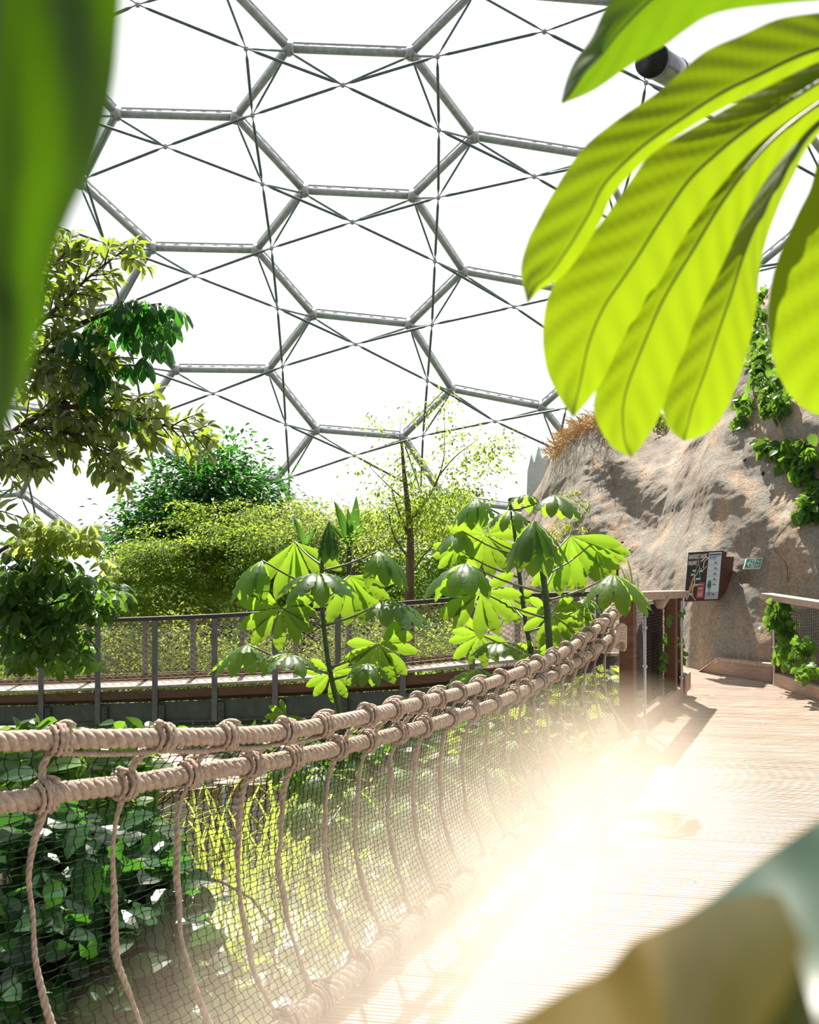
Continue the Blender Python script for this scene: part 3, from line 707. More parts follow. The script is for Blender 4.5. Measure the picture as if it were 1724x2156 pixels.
# ---------------------------------------------------------------- far walkway
def wd(x): return 17.75-.0034*x
def wz_rail(x): 
    y = np.interp(x, [-200,50,210,330,455,580,714,850,995,1100,1250,1420], [1318,1312,1306.5,1302,1297,1290,1280,1270,1259,1254,1250,1246]); return EYE-(y-1078)*wd(x)/F
def wz_deck(x):
    y = np.interp(x, [-200,50,330,600,850,1100,1300], [1460,1454,1444,1431,1414,1389,1376]); return EYE-(y-1078)*wd(x)/F
def WP(x, z, back=0.0):
    d = wd(x); return Vector(((x-862)*d/F+back*.23, d+back*.97, z))
wk = thing('walkway', 'grey steel walkway with dark handrail and cable net crossing behind the rope bridge', 'walkway', tuple(WP(500, -1)))
xs = list(np.linspace(-150, 1330, 40))
def strip(name, mat, zf, w, h, back=0.0, par=wk):
    mb = MB()
    for a, b_ in zip(xs[:-1], xs[1:]): mb.bar(WP(a, zf(a), back), WP(b_+2, zf(b_+2), back), w, h)
    return mb.build(name, mat, par)
strip('handrail', 'dark_rail', wz_rail, .14, .06)
BKW = .7
mb = MB()
for a, b_ in zip(xs[:-1], xs[1:]): mb.bar(WP(a, wz_deck(a)-.02, BKW/2), WP(b_, wz_deck(b_)-.02, BKW/2), BKW, .04)
mb.build('deck_boards', 'deck_far', wk)
strip('toe_board', 'brown_wood', lambda x: wz_deck(x)+.05, .03, .09, BKW-.05)
strip('fascia_board', 'brown_wood', lambda x: wz_deck(x)-.13, .05, .12, -.02)
strip('fascia_board', 'brown_wood', lambda x: wz_deck(x)-.24, .04, .05, .12)
g = strip('girder', 'girder', lambda x: wz_deck(x)-.42, .04, .30, .03)
strip('girder_flange', 'girder', lambda x: wz_deck(x)-.57, .16, .02, .03, wk)
strip('lower_tube', 'girder', lambda x: wz_deck(x)-.74, .11, .11, .1)
px = [-28,91,210,330,455,582,714,850,995,1142,1262]
for x in px:
    mb = MB(); z1 = wz_rail(x)-.03; z0 = wz_deck(x)-.58; mb.box(WP(x, (z0+z1)/2, -.06), .085, .04, z1-z0); ps = mb.build('post', 'grey_post', wk)
    mb = MB(); mb.box(WP(x+12, wz_deck(x)-.42, -.03), .09, .03, .26)
    for zz in (-.50,-.42,-.34): mb.tube([WP(x+13, wz_deck(x)+zz, -.04), WP(x+13, wz_deck(x)+zz, -.07)], .012, 6)
    mb.build('bolt_plate', 'girder', ps)
for x in (-10,140,262,366,473,590,706,826,948,1075,1205):
    mb = MB(); z1 = wz_rail(x)-.07; z0 = wz_deck(x); mb.box(WP(x, (z0+z1)/2, BKW), .08, .04, z1-z0); mb.build('post', 'grey_post', wk)
for bk in (0.0, BKW):
    mb = MB()
    for sgn in (1, -1):
        for x0 in np.arange(-260, 1420, 17.5):
            dx = 190 if sgn > 0 else -190; N_ = 7; P = []
            for t in np.linspace(0, 1, N_):
                x = x0+dx*t
                if -150 < x < 1325: P.append(WP(x, wz_rail(x)-.07+(wz_deck(x)+.02-wz_rail(x)+.07)*t, bk))
            if len(P) > 1: mb.tube(P, .0042 if sgn > 0 else .0024, 4, False)
    for zz in (-.09,): mb.tube([WP(x, wz_rail(x)+zz, bk) for x in xs], .007, 5)
    mb.tube([WP(x, wz_deck(x)+.12, bk) for x in xs], .007, 5)
    mb.build('cable_net', 'cable', wk)

# lower fence rail and posts seen through the net
lf = thing('garden_fence', 'thick tan wooden fence rail on posts beside the path below the net', 'fence', tuple(W(540,1665,14)))
mb = MB(); mb.bar(W(250,1684,15), W(830,1638,13.5), .2, .17); mb.build('fence_rail', 'beam_wood', lf, False, .02)
for x in (470, 700): mb = MB(); mb.box(W(x,1740,14.2), .16, .14, 1.2); mb.build('fence_post', 'beam_wood', lf)
mb = MB(); mb.tube([W(385,1578,12), W(402,1625,12.2)], .035, 8); mb.tube([W(345,1560,12), W(450,1630,12.6)], .03, 8); mb.tube([W(560,1595,12.8), W(500,1655,12.8)], .03, 8)
mb.build('fence_brace', 'beam_wood', lf)
mb = MB(); mb.box(W(473,1705,13), .05, .05, .6); tag(mb.build('marker_post', 'pale_blue'), 'slim pale blue marker post below the fence rail seen through the net', 'post')
mb = MB(); mb.box(W(-4,1276,9.5), .05, .03, .11); tag(mb.build('blue_sign', 'blue_paint'), 'small bright blue plate at the left edge behind the shrub', 'sign')

# ---------------------------------------------------------------- palmate leaves
def palm_leaf(mb, hub, az, R, nl=9, spread=150, e0=15, e1=-75, wid=.155, segs=12, pitch=0, pleat=.006, hang=None):
    rr_ = random.Random(int(hub[0]*1000)+int(az)); az = math.radians(az)
    fwd = Vector((math.cos(az), math.sin(az), 0)); up = Vector((0,0,1)); side = fwd.cross(up)
    pm = Matrix.Rotation(math.radians(pitch), 3, side)
    if hang is not None:      # blade hangs in an upright plane, underside towards the viewer
        fwd = Vector((hang, .12, -1)).normalized(); up = Vector((0, 1, .12)); up = (up-fwd*up.dot(fwd)).normalized(); side = fwd.cross(up); pm = Matrix.Identity(3)
    if hang is not None: wid = min(wid, math.radians(2*spread/(nl-1))*.36)
    for k in range(nl):
        a = math.radians(-spread+2*spread*k/(nl-1)+rr_.uniform(-5,5)); ln = R*(.66+.34*math.cos(a*.5))*rr_.uniform(.92,1.05)
        dh = (fwd*math.cos(a)+side*math.sin(a)).normalized(); p = Vector(hub); vs = []
        E0 = math.radians(e0+rr_.uniform(-8,8)); E1 = math.radians(e1+rr_.uniform(-12,10)); lat = pm @ dh.cross(up).normalized()
        for s in range(segs+1):
            t = s/segs; e = E0+(E1-E0)*t**.9; dr = dh*math.cos(e)+up*math.sin(e); dr = pm @ dr
            if s: p = p+dr*(ln/segs)
            w = max(.035*(1-t)+.002, (math.sin(PI*t**1.7))**.75 if t < 1 else 0)*wid*ln
            nn = lat.cross(dr).normalized(); nn = -nn if nn.dot(pm @ up) < -.2 else nn
            pl = pleat*(1 if s % 2 else -1)*(w/(wid*ln+1e-6))
            for u in (-1,-.5,0,.5,1): vs.append(tuple(p+lat*(w*u)-nn*(abs(u)*w*.25)+nn*(pl*(abs(u) > .1))))
        fs = [[s*5+c_, s*5+c_+1, s*5+c_+6, s*5+c_+5] for s in range(segs) for c_ in range(4)]
        mb.add(vs, fs)
def cecropia(name, label, stem, hubs, loc_d, sr):
    S = smoothline(Wn(stem), 40); root = thing(name, label, 'plant', tuple(S[0]))
    mb = MB(); mb.tube(S, np.linspace(sr, sr*.55, 40), 12)
    for q in range(2, 38, 4): mb.tube([S[q], S[q]+(S[q+1]-S[q])*.35], np.interp(q,[0,39],[sr,sr*.55])*1.18, 12)
    mb.build('stem', 'stem_green', root, True)
    for h in hubs:
        x, y, az, Rpx, e0, e1 = h[:6]; nl = h[6] if len(h) > 6 else 9; sp = h[7] if len(h) > 7 else 140; dd = h[8] if len(h) > 8 else 0
        d = loc_d+dd; hub = W(x, y, d); R = Rpx*1.22*d/F
        mb = MB(); 
        if az is None: palm_leaf(mb, hub, x, R*.92, nl, sp, 12, -28, hang=e0)
        else: palm_leaf(mb, hub, az, R, nl, sp, e0-14, e1-4)
        lf_ = mb.build('leaf', 'leaf_cec', root, False)
        for poly in lf_.data.polygons: poly.use_smooth = True
        hd = (Vector((hub.x, hub.y, 0))-Vector((S[20][0], S[20][1], 0))).length
        zt = min(max(hub.z-.35*hd-.02, S[0][2]), S[-1][2]); i_ = int(np.argmin(abs(S[:, 2]-zt)))
        a = Vector(S[i_]); mid = (a+hub)/2+Vector((0,0,-.04*hd)); mb = MB(); mb.tube(smoothline([a, mid, hub], 10), np.linspace(.008,.0045,10), 6)
        mb.build('leaf_stalk', 'petiole', lf_, True)
    return root
cecropia('cecropia_plant', 'young cecropia with drooping palmate leaves rising behind the rope, left of centre',
 [(728,1560,5.8),(712,1490,5.8),(692,1400,5.8),(680,1300,5.8),(677,1200,5.8),(690,1112,5.8)],
 [(693,1098,270,78,-40,-86,8,150), (620,1140,None,118,.12,0,6,48,.2), (552,1180,190,100,5,-75,6,90), (670,1208,268,92,22,-52,10,115,-.3),
  (735,1212,None,98,.3,0,7,66,.3), (797,1160,-10,92,5,-75,7,100), (590,1279,None,88,-.1,0,9,120), (815,1262,-15,92,12,-50,8,110,-.1),
  (522,1357,195,90,5,-55,8,120), (612,1378,215,82,22,-42,8,120,-.3), (797,1356,None,82,.35,0,9,115), (697,1416,None,58,0,0,9,130,.2),
  (775,1398,280,58,15,-60,8,120,-.2), (603,1506,None,44,-.8,0,8,120,-.4), (850,1468,170,34,20,-50,7,140,-.3)], 5.8, .017)
cecropia('cecropia_plant', 'tall cecropia with large drooping palmate leaves in front of the rock wall',
 [(1168,1440,6.6),(1158,1375,6.6),(1150,1270,6.6),(1143,1210,6.6),(1134,1150,6.6),(1125,1098,6.6)],
 [(1124,1096,266,116,-20,-72,9,115,-.25), (980,1186,195,104,8,-66,8,115,-.1), (1012,1245,None,96,-.35,0,10,135), (1291,1210,-30,104,2,-62,8,120,-.1),
  (1160,1291,None,74,.1,0,9,130,.25), (1200,1128,None,112,.45,0,6,52,.3), (1052,1352,245,68,22,-45,9,120,-.2), (1076,1075,265,60,15,-66,8,140,.0), (1252,1140,None,74,.5,0,6,45,.35), (1172,1180,None,70,.1,0,5,50,.4)], 6.6, .026)
cecropia('cecropia_plant', 'slimmer cecropia standing just behind the tall one, its top leaf over the rock',
 [(1128,1470,7.6),(1120,1390,7.6),(1105,1300,7.6),(1092,1200,7.6),(1083,1120,7.6),(1072,1050,7.6)],
 [(1003,1052,200,72,5,-76,8,120), (1168,1043,-20,78,14,-58,8,120), (1023,1127,None,90,-.1,0,10,125,.2), (972,1118,190,70,12,-62,7,100), (1105,1042,90,52,25,-70,8,150),
  (1070,1258,None,56,.1,0,8,100,.3), (1010,1336,None,66,-.7,0,8,100), (1230,1262,-15,44,15,-60,8,130), (1008,1408,225,74,12,-50,8,130,-.6), (1127,1376,None,46,-.2,0,9,140), (1212,1286,None,44,.4,0,8,110), (960,1155,None,50,-.6,0,6,70,.2)], 7.6, .02)
cecropia('cecropia_plant', 'broad-leaved cecropia growing low behind the net under the middle of the ropes',
 [(700,1990,5.6),(690,1800,5.6),(680,1640,5.6)], [(665,1625,250,85,15,-60), (610,1600,200,60,15,-60), (740,1660,-30,80,15,-60,9,140,.3), (700,1720,280,90,15,-60), (640,1690,220,80,10,-70,9,140,.4)], 5.6, .015)
cecropia('cecropia_plant', 'bright-leaved cecropia behind the misty part of the net, right of the first',
 [(930,1990,7.2),(925,1800,7.2),(920,1620,7.2)], [(905,1620,250,80,15,-60), (960,1590,-20,70,15,-60), (870,1690,190,90,15,-60,9,140,.3), (990,1680,-30,90,15,-60), (900,1760,240,90,10,-70,9,140,.4), (840,1620,200,70,10,-60), (1040,1620,0,80,15,-60,9,140,.5), (1080,1560,-20,70,15,-60,9,140,.5), (800,1730,200,80,10,-60)], 7.2, .015)

# ---------------------------------------------------------------- trees
def tree_root(name, label, cat, loc): return thing(name, label, cat, tuple(loc))
def crown(root, blobs, nspray, per, size, mat, tm=T_SMALL, flat_=.35, spray=.6, droop=.3, name='foliage', shell=.55):
    """leafy sprays scattered through ellipsoids (px, py, dist, rx px, ry px, depth m)"""
    mb = MB(); w = np.array([b_[3]*b_[4] for b_ in blobs], float); w /= w.sum()
    for b_, ww in zip(blobs, w):
        n = max(3, int(nspray*ww)); c = np.array(W(b_[0], b_[1], b_[2])); s = b_[2]/F
        K = max(4, n//6); lump = rnd(K)*(shell+(1-shell)*rng.random((K,1)))**.6
        u = lump[rng.integers(0, K, n)]+rng.normal(size=(n,3))*[.17,.17,.12]
        C = c+u*np.array([b_[3]*s, b_[5], b_[4]*s]); C += rng.normal(size=C.shape)*spray*.25
        out = nrmz(u*[1,1,.6]+[0,0,.25])
        P = np.repeat(C, per, 0); O = np.repeat(out, per, 0)
        q = rng.normal(size=P.shape)*spray*.42; q[:, 2] *= flat_; q[:, 2] -= droop*np.linalg.norm(q[:, :2], axis=1)*.5
        dr = nrmz(q+O*.3*spray+rng.normal(size=P.shape)*.25*spray); dr[:, 2] -= droop*rng.random(len(P))
        nr = rng.normal(size=P.shape)*.45+[0,-.1,1.0]
        scatter(mb, tm, P+q, dr, nr, size*(.7+.6*rng.random(len(P))))
    return mb.build(name, mat, root)
def trunk(root, pts, r0, r1, mat='bark', name='trunk', n=10):
    P = smoothline(Wn(pts), 24); mb = MB(); mb.tube(P, np.linspace(r0, r1, 24), n); return mb.build(name, mat, root, True)
def branches(root, starts, mat='bark', name='branch'):
    for pts, r0 in starts:
        P = smoothline(Wn(pts), 16); mb = MB(); mb.tube(P, np.linspace(r0, r0*.3, 16), 7); mb.build(name, mat, root, True)

t = tree_root('tree', 'tallest tree left of centre with dark glossy leaves at its top', 'tree', W(440,1420,26))
trunk(t, [(440,1480,26),(445,1200,26),(450,1000,26)], .3, .1)
crown(t, [(470,1010,26,70,45,1.2),(420,1045,26,75,60,1.5),(500,1070,26,70,60,1.5),(395,1110,26,90,60,1.8),(345,1150,26,60,60,1.5),(450,975,26,35,22,.6)], 430, 36, .17, 'leaf_dark', T_SMALL, .6, .9)
crown(t, [(310,1180,25,40,60,1.4),(560,1110,26,50,60,1.4)], 70, 30, .16, 'leaf_mid', T_SMALL, .5, .8, .3, 'foliage')
t = tree_root('tree', 'feathery bright green tree in front of the dark glossy tree', 'tree', W(400,1420,23))
trunk(t, [(398,1420,23),(400,1250,23),(398,1140,23)], .16, .05)
branches(t, [([(400,1260,23),(370,1200,22.8),(350,1165,22.7)], .05), ([(400,1230,23),(440,1180,23),(470,1120,23)], .05)])
crown(t, [(400,1150,23,75,60,1.2),(350,1230,23,80,60,1.5),(440,1220,23,90,70,1.5),(520,1180,23.4,80,80,1.6),(480,1110,23.4,60,50,1.2),(300,1260,23,50,40,1.2),(520,1260,23,90,40,1.5),(560,1140,23.5,60,60,1.4),(340,1180,23,50,50,1.2)], 430, 80, .085, 'leaf_feather', T_SMALL, .14, .62, .35, 'foliage', .75)
t = tree_root('tree', 'pale lime feathery tree between the tall tree and the slender trunk', 'tree', W(650,1420,24.5))
trunk(t, [(650,1420,24.5),(660,1250,24.5),(655,1150,24.5)], .12, .05)
crown(t, [(600,1130,24.5,60,60,1.3),(660,1170,24.5,80,70,1.5),(580,1220,24.5,70,60,1.5),(740,1150,24.5,60,50,1.3),(720,1230,24.5,90,50,1.5),(650,1080,24.5,40,30,.8),(560,1085,25,50,35,1.0),(690,1110,24.5,70,50,1.4),(610,1190,24.5,110,70,1.6),(770,1110,25,50,45,1.2)], 430, 64, .09, 'leaf_lime', T_SMALL, .2, .62, .3, 'foliage', .7)
t = tree_root('tree', 'lime green feathery tree behind the slender trunk and cecropias', 'tree', W(900,1420,23.5))
trunk(t, [(735,1300,20),(740,1230,20),(745,1190,20)], .08, .04)
crown(t, [(800,1180,23.5,70,70,1.5),(880,1200,23.5,90,70,1.5),(950,1190,23.5,70,70,1.5),(830,1250,23,100,40,1.5),(960,1120,24,50,50,1.2),(1010,1230,23.5,70,50,1.3),(1060,1180,24,60,60,1.2),(840,1110,24,80,50,1.4),(930,1080,24.5,60,50,1.3),(1020,1120,24.5,50,45,1.2)], 430, 64, .09, 'leaf_feather', T_SMALL, .2, .62, .3, 'foliage', .7)
crown(t, [(1000,1250,23,110,45,1.3),(700,1270,23,120,25,1.3)], 110, 40, .11, 'leaf_mid', T_SMALL, .4, .7)
# slender tree with an open crown
t = tree_root('tree', 'slender bare-stemmed tree with sparse drooping leaves in the middle of the view', 'tree', W(862,1420,18))
trunk(t, [(862,1440,18),(862,1260,18),(864,1150,18),(858,1060,18),(850,990,18),(846,930,18)], .095, .02)
brs = [([(864,1140,18),(840,1080,18),(825,1030,18)], .03), ([(862,1100,18),(900,1050,18),(925,1000,18),(935,960,18)], .03), ([(925,1000,18),(960,960,18),(1000,930,18)], .015),
 ([(858,1060,18),(815,1020,18),(780,985,18)], .015), ([(864,1180,18),(830,1130,17.8),(818,1080,17.8)], .025), ([(864,1210,18),(900,1160,18.2),(940,1130,18.2)], .02), ([(935,960,18),(936,905,18),(935,860,18)], .008), ([(850,990,18),(842,920,18),(845,880,18)], .008)]
branches(t, brs)
ends = [(935,865,20,24),(940,890,14,20),(925,845,20,12),(1010,910,34,22),(1040,930,28,24),(1000,960,34,20),(1020,985,30,16),(960,940,30,22),(905,990,40,24),(860,1000,36,26),(880,1040,50,30),(930,1020,40,26),(975,1005,30,20),(815,1010,26,24),(755,975,14,12),(840,860,14,8),(775,885,10,8),(905,1075,70,36),(850,1090,50,30),(940,1085,50,36),(815,1050,30,20),(985,1040,30,20),(845,960,18,30)]
crown(t, [(a, b_, 18, c, d, .5) for a, b_, c, d in ends], 210, 17, .075, 'leaf_feather', T_SMALL, .5, .35, .6)
crown(t, [(900,1110,18,80,40,.8),(840,1150,18,60,40,.8)], 60, 22, .07, 'leaf_lime', T_SMALL, .4, .5, .4)
# banana
t = tree_root('banana_plant', 'banana plant with upright broad leaves above the lime green tree tops', 'plant', W(735,1200,22))
trunk(t, [(735,1260,22),(735,1150,22)], .06, .05, 'stem_green')
for (x0,y0,x1,y1,w) in ((733,1150,712,1052,.30),(738,1150,757,1045,.26),(735,1150,738,1070,.3),(736,1150,775,1100,.22),(734,1150,700,1100,.2),(640,1150,622,1085,.3),(640,1150,668,1108,.25)):
    a = W(x0,y0,22); b_ = W(x1,y1,22); d = b_-a; mb = MB()
    scatter(mb, leaf_tmpl(8, .2, .35, .3, .8), [tuple(a)], [tuple(d)], [(.35,-1,.3)], [d.length]); mb.build('leaf', 'leaf_mid', t, True)
# hedge and shrubs behind and below the walkway, each bush its own
hb = [(60,1370,21,150),(200,1350,20.5,130),(330,1365,20,130),(470,1370,20,140),(620,1380,19.6,150),(780,1360,19.2,140),(930,1360,18.6,130),(1060,1350,18,110)]
for k, (x, y, d, r_) in enumerate(hb):
    t = tree_root('shrub', f'leafy yellow-green shrub behind the walkway net, {ORD[k]} from the left of eight', 'shrub', W(x, y+140, d)); t['group'] = 'shrubs behind the walkway'
    crown(t, [(x,y,d,r_*.62,62,.9),(x-r_*.3,y+50,d,r_*.5,45,.8),(x+r_*.35,y+40,d,r_*.5,45,.8)], 110, 36, .085, 'leaf_hedge' if k % 3 else 'leaf_feather', T_SMALL, .6, .6)
    trunk(t, [(x,y+150,d),(x,y+20,d)], .05, .02, 'twig', 'stem')
# distant belt of trees low behind everything
for k, (x, y, d, rx, ry) in enumerate([(-60,1330,38,170,90),(150,1340,36,150,80),(330,1330,36,140,90),(520,1300,36,140,110),(700,1290,35,140,110),(880,1290,34,140,110),(1050,1290,33,130,110)]):
    t = tree_root('tree', f'far hazy tree beyond the walkway shrubs, {ORD[k]} from the left of seven', 'tree', W(x, 1500, d)); t['group'] = 'far trees beyond the walkway'
    crown(t, [(x,y,d,rx,ry,2.5)], 70, 50, .3, 'leaf_mid', T_SMALL, .6, 1.6); trunk(t, [(x,1560,d),(x,y,d)], .2, .1)
t = tree_root('cypress', 'small narrow bright green conifer left of the big tree', 'tree', W(256,1300,22))
crown(t, [(256,1215,22,9,24,.15),(256,1250,22,14,30,.2),(258,1290,22,16,26,.25)], 60, 40, .06, 'leaf_lime', T_SMALL, 1.2, .2, -.4); trunk(t, [(256,1300,22),(256,1200,22)], .03, .01)

# left tree: long twigs of pale leaves, and a dark palmate branch
def twig_leaves(tw, mbL, mbT, size, tm, d, perlen=30, rpx=1.2, side=(0,0,1)):
    P = smoothline(Wn(tw), 40); P, s = resample(P, .05 if size > .06 else .03)
    if len(P) < 4: return
    T = nrmz(np.gradient(P, axis=0)); n = len(P); pos = []; dr = []; nr = []
    for i_ in range(1, n):
        for sg in (-1, 1):
            if rng.random() < .15: continue
            sd_ = np.cross(T[i_], [0,1,0]); sd_ /= np.linalg.norm(sd_)+1e-9
            v = T[i_]*.9+sg*sd_*.6+rng.normal(size=3)*.3+[0,0,-.12]
            pos.append(P[i_]); dr.append(v); nr.append(np.array([0,-.25,1])+rng.normal(size=3)*.55)
    pos.append(P[-1]); dr.append(T[-1]); nr.append([0,-.3,1])
    scatter(mbL, tm, pos, dr, nr, size*(.75+.5*rng.random(len(pos))))
    mbT.tube(P, np.linspace(.007, .003, len(P)), 5)
lt = tree_root('tree', 'tree reaching in from the left with long twigs of pale glossy leaves', 'tree', W(-350,1500,7))
trunk(lt, [(-350,1700,7),(-330,1200,7),(-300,900,7),(-260,650,7)], .12, .06)
mains = [[(-300,1000,7),(-60,960,7),(90,870,7),(200,858,7),(300,885,7),(425,915,6.9)], [(-300,900,7),(-40,800,7),(60,700,7),(130,640,7),(180,590,7),(268,520,7)], [(-300,930,7.3),(-50,850,7.3),(80,790,7.3),(200,820,7.3),(300,850,7.2)],
 [(-300,980,7),(-20,920,7),(100,900,7),(180,930,7),(250,975,7)], [(-300,820,7.2),(20,640,7.2),(110,560,7.2),(150,520,7.2)], [(-300,1000,6.8),(-30,960,6.8),(60,950,6.8)], [(-300,880,7),(-20,780,7),(100,740,7),(220,760,7)]]
mbL, mbT = MB(), MB()
for m_ in mains:
    P = smoothline([Vector(p) for p in m_], 30)
    mbT.tube(smoothline(Wn(m_), 30), np.linspace(.03, .005, 30), 6)
    for q in range(10, 30, 1):
        for sg in (-1, 1):
            if rng.random() < .12: continue
            t_ = P[min(29, q+1)]-P[q-1]; ang = math.atan2(t_[1], t_[0])+sg*rng.uniform(.35, 1.0); Ln = rng.uniform(50, 105)*(1-.45*(q/30))
            if q == 29: ang = math.atan2(t_[1], t_[0]); Ln = 25
            dz = rng.uniform(-.35,.35); p0 = P[q]
            twig_leaves([tuple(p0), (p0[0]+math.cos(ang)*Ln*.5, p0[1]+math.sin(ang)*Ln*.5+3, p0[2]+dz*.5), (p0[0]+math.cos(ang)*Ln, p0[1]+math.sin(ang)*Ln+10, p0[2]+dz)], mbL, mbT, .105, T_LEAF, 7)
mbL.build('foliage', 'leaf_pale', lt); mbT.build('branch', 'twig', lt, True)
kt = tree_root('tree', 'branch of dark green hanging palmate leaves over the pale-leaved twigs at left', 'tree', W(-400,1500,7.6))
trunk(kt, [(-400,1700,7.6),(-380,1100,7.6),(-330,800,7.6)], .1, .05)
branches(kt, [([(-330,830,7.6),(-50,760,7.4),(120,700,7.2),(240,655,7),(340,640,7)], .03), ([(100,705,7.2),(200,745,7),(290,755,7)], .012), ([(-50,760,7.4),(80,790,7.2),(180,770,7.1),(300,770,7)], .015)], 'twig')
mb = MB()
hubs = [(215,650),(235,640),(258,632),(282,628),(305,632),(330,638),(352,640),(372,650),(250,665),(290,660),(330,672),(360,670),(200,672),(270,690),(225,700),(342,716),(302,708),(300,752),(268,762),(232,760),(318,672),(205,735),(190,690),(180,760),(215,785),(170,720),(150,700),(160,800),(140,760),(190,820),(230,845),(265,860)]
for (x, y) in hubs:
    palm_leaf(mb, W(x, y, 7+rng.uniform(-.25,.25)), rng.uniform(0,360), rng.uniform(.20,.235), 6, 130, -15+rng.uniform(-10,10), -88, .165, 6, 0, .002)
mb.build('foliage', 'leaf_dark', kt)
bl = tree_root('tree', 'leafy tree at the lower left in front of the walkway, bright at its top', 'tree', W(-120,1700,7.6))
trunk(bl, [(-120,1800,7.6),(-100,1450,7.6),(-60,1250,7.6)], .08, .04)
branches(bl, [([(-60,1270,7.6),(0,1160,7.6),(90,1140,7.6),(150,1120,7.6)], .02), ([(-80,1330,7.6),(20,1220,7.6),(150,1190,7.6)], .02), ([(-80,1350,7.6),(50,1290,7.6),(190,1250,7.6)], .02), ([(-100,1400,7.6),(20,1350,7.6),(150,1370,7.6)], .02)], 'twig')
def hubcloud(blobs, n, R, mat, root, nl=5, d=7.6, e1=-75, w_=.2, dd=.5):
    mb = MB(); w = np.array([b_[2]*b_[3] for b_ in blobs], float); w /= w.sum()
    for _ in range(n):
        b_ = blobs[rng.choice(len(blobs), p=w)]; u = rng.normal(size=2)*.55
        palm_leaf(mb, W(b_[0]+u[0]*b_[2], b_[1]+u[1]*b_[3], d+rng.uniform(-dd,dd)), rng.uniform(0,360), R*rng.uniform(.8,1.15), nl, 125, rng.uniform(-5,15), e1+rng.uniform(-10,20), w_, 6, rng.uniform(-15,15), .002)
    return mb.build('foliage', mat, root)
hubcloud([(100,1115,55,24),(150,1130,50,26),(60,1140,40,30),(190,1140,22,14),(225,1185,8,8)], 110, .145, 'leaf_lime', bl)
hubcloud([(60,1200,70,45),(140,1220,60,40),(40,1290,60,45),(120,1300,70,40),(60,1370,60,35),(150,1360,50,28),(200,1280,30,22),(230,1270,18,18),(10,1240,40,80),(235,1240,18,22)], 250, .165, 'leaf_glossy', bl)
hubcloud([(190,1385,22,14),(115,1400,30,10),(225,1275,14,14)], 16, .15, 'leaf_vine', bl)
# small sprigs at the far left edge under the roof
sp = tree_root('leafy_twig', 'small grey-green leafy twig at the left edge under the roof tubes', 'twig', W(-60,1090,6))
mbL, mbT = MB(), MB(); twig_leaves([(-60,1090,6),(-10,1075,6),(30,1085,6)], mbL, mbT, .09, T_LEAF, 6); twig_leaves([(-60,1100,6),(-20,1100,6),(15,1110,6)], mbL, mbT, .09, T_LEAF, 6)
mbL.build('foliage', 'leaf_pale', sp); mbT.build('stem', 'twig', sp)

# broad-leaved shrubs right behind the near net
def broad(name, label, blobs, n, size, mat, loc, tm=T_ROUND, up=1.0):
    root = tree_root(name, label, 'shrub', loc); mb = MB(); st = MB(); pos = []; 
    w = np.array([b_[3]*b_[4] for b_ in blobs], float); w /= w.sum()
    for _ in range(n):
        b_ = blobs[rng.choice(len(blobs), p=w)]; u = rng.normal(size=3)*.5; d = b_[2]+u[2]*b_[5]
        pos.append(tuple(W(b_[0]+u[0]*b_[3], b_[1]+u[1]*b_[4], d)))
    pos = np.array(pos); dr = rng.normal(size=pos.shape)*[1,.8,.45]; nr = rng.normal(size=pos.shape)*.5+[0,-.25,up]
    scatter(mb, tm, pos, dr, nr, size*(.7+.6*rng.random(n))); mb.build('foliage', mat, root)
    for b_ in blobs:
        a = np.array(W(b_[0], b_[1], b_[2])); 
        for q in range(4): st.tube(smoothline([a+[rng.normal()*.1, 0, -2.2], a+[rng.normal()*.2,.1,-.6], a+rng.normal(size=3)*[.12,.12,.03]-[0,0,.12]], 12), np.linspace(.012,.004,12), 5)
    st.build('stem', 'twig', root); return root
broad('broadleaf_shrub', 'dark shrub with round glossy leaves behind the net at the lower left', [(60,1760,4.2,110,70,.4),(180,1850,4.2,120,80,.4),(330,1830,4.4,80,60,.4),(80,1960,4.0,130,90,.4),(260,1960,4.1,130,80,.4),(120,2080,3.9,170,80,.4),(370,1960,4.3,60,60,.3),(300,2090,4.2,140,60,.3)], 1900, .125, 'leaf_broad', tuple(W(150,2400,4.2)))
broad('broadleaf_shrub', 'bright green round-leaved shrub glimpsed between the two ropes at far left', [(60,1615,5.2,90,26,.3),(170,1610,5.3,50,26,.3),(30,1690,5.0,60,30,.3),(270,1620,5.6,60,25,.3)], 190, .15, 'leaf_vine', tuple(W(80,2300,5.2)))
broad('broadleaf_shrub', 'mid green shrub low behind the net below the gravel path', [(300,1745,5.2,70,40,.3),(250,1690,5.4,50,30,.3),(220,2130,4.6,140,40,.3),(420,2140,4.8,60,30,.3)], 260, .12, 'leaf_mid', tuple(W(260,2500,5.2)))
broad('broadleaf_shrub', 'sunlit shrub behind the net at the far end of the rope bridge', [(1100,1540,9.5,90,40,.5),(1200,1500,10,80,50,.5),(1260,1450,10.5,50,40,.4),(1020,1580,9,80,40,.5),(1230,1580,9.5,80,40,.5)], 700, .14, 'leaf_hedge', tuple(W(1150,2000,9.5)))
broad('broadleaf_shrub', 'shadowy shrub under the walkway in the middle of the net', [(760,1590,11,120,28,.6),(900,1570,11,110,30,.6),(1000,1540,11.5,90,30,.6),(600,1560,12,90,20,.6),(700,1650,10.5,80,50,.5)], 620, .17, 'leaf_glossy', tuple(W(850,1900,11)))
broad('broadleaf_shrub', 'bushy undergrowth below the walkway seen left under the upper rope', [(60,1545,13,160,22,.6),(300,1550,13,160,20,.6),(120,1640,14,160,60,.8)], 420, .2, 'leaf_glossy', tuple(W(150,2000,13)))
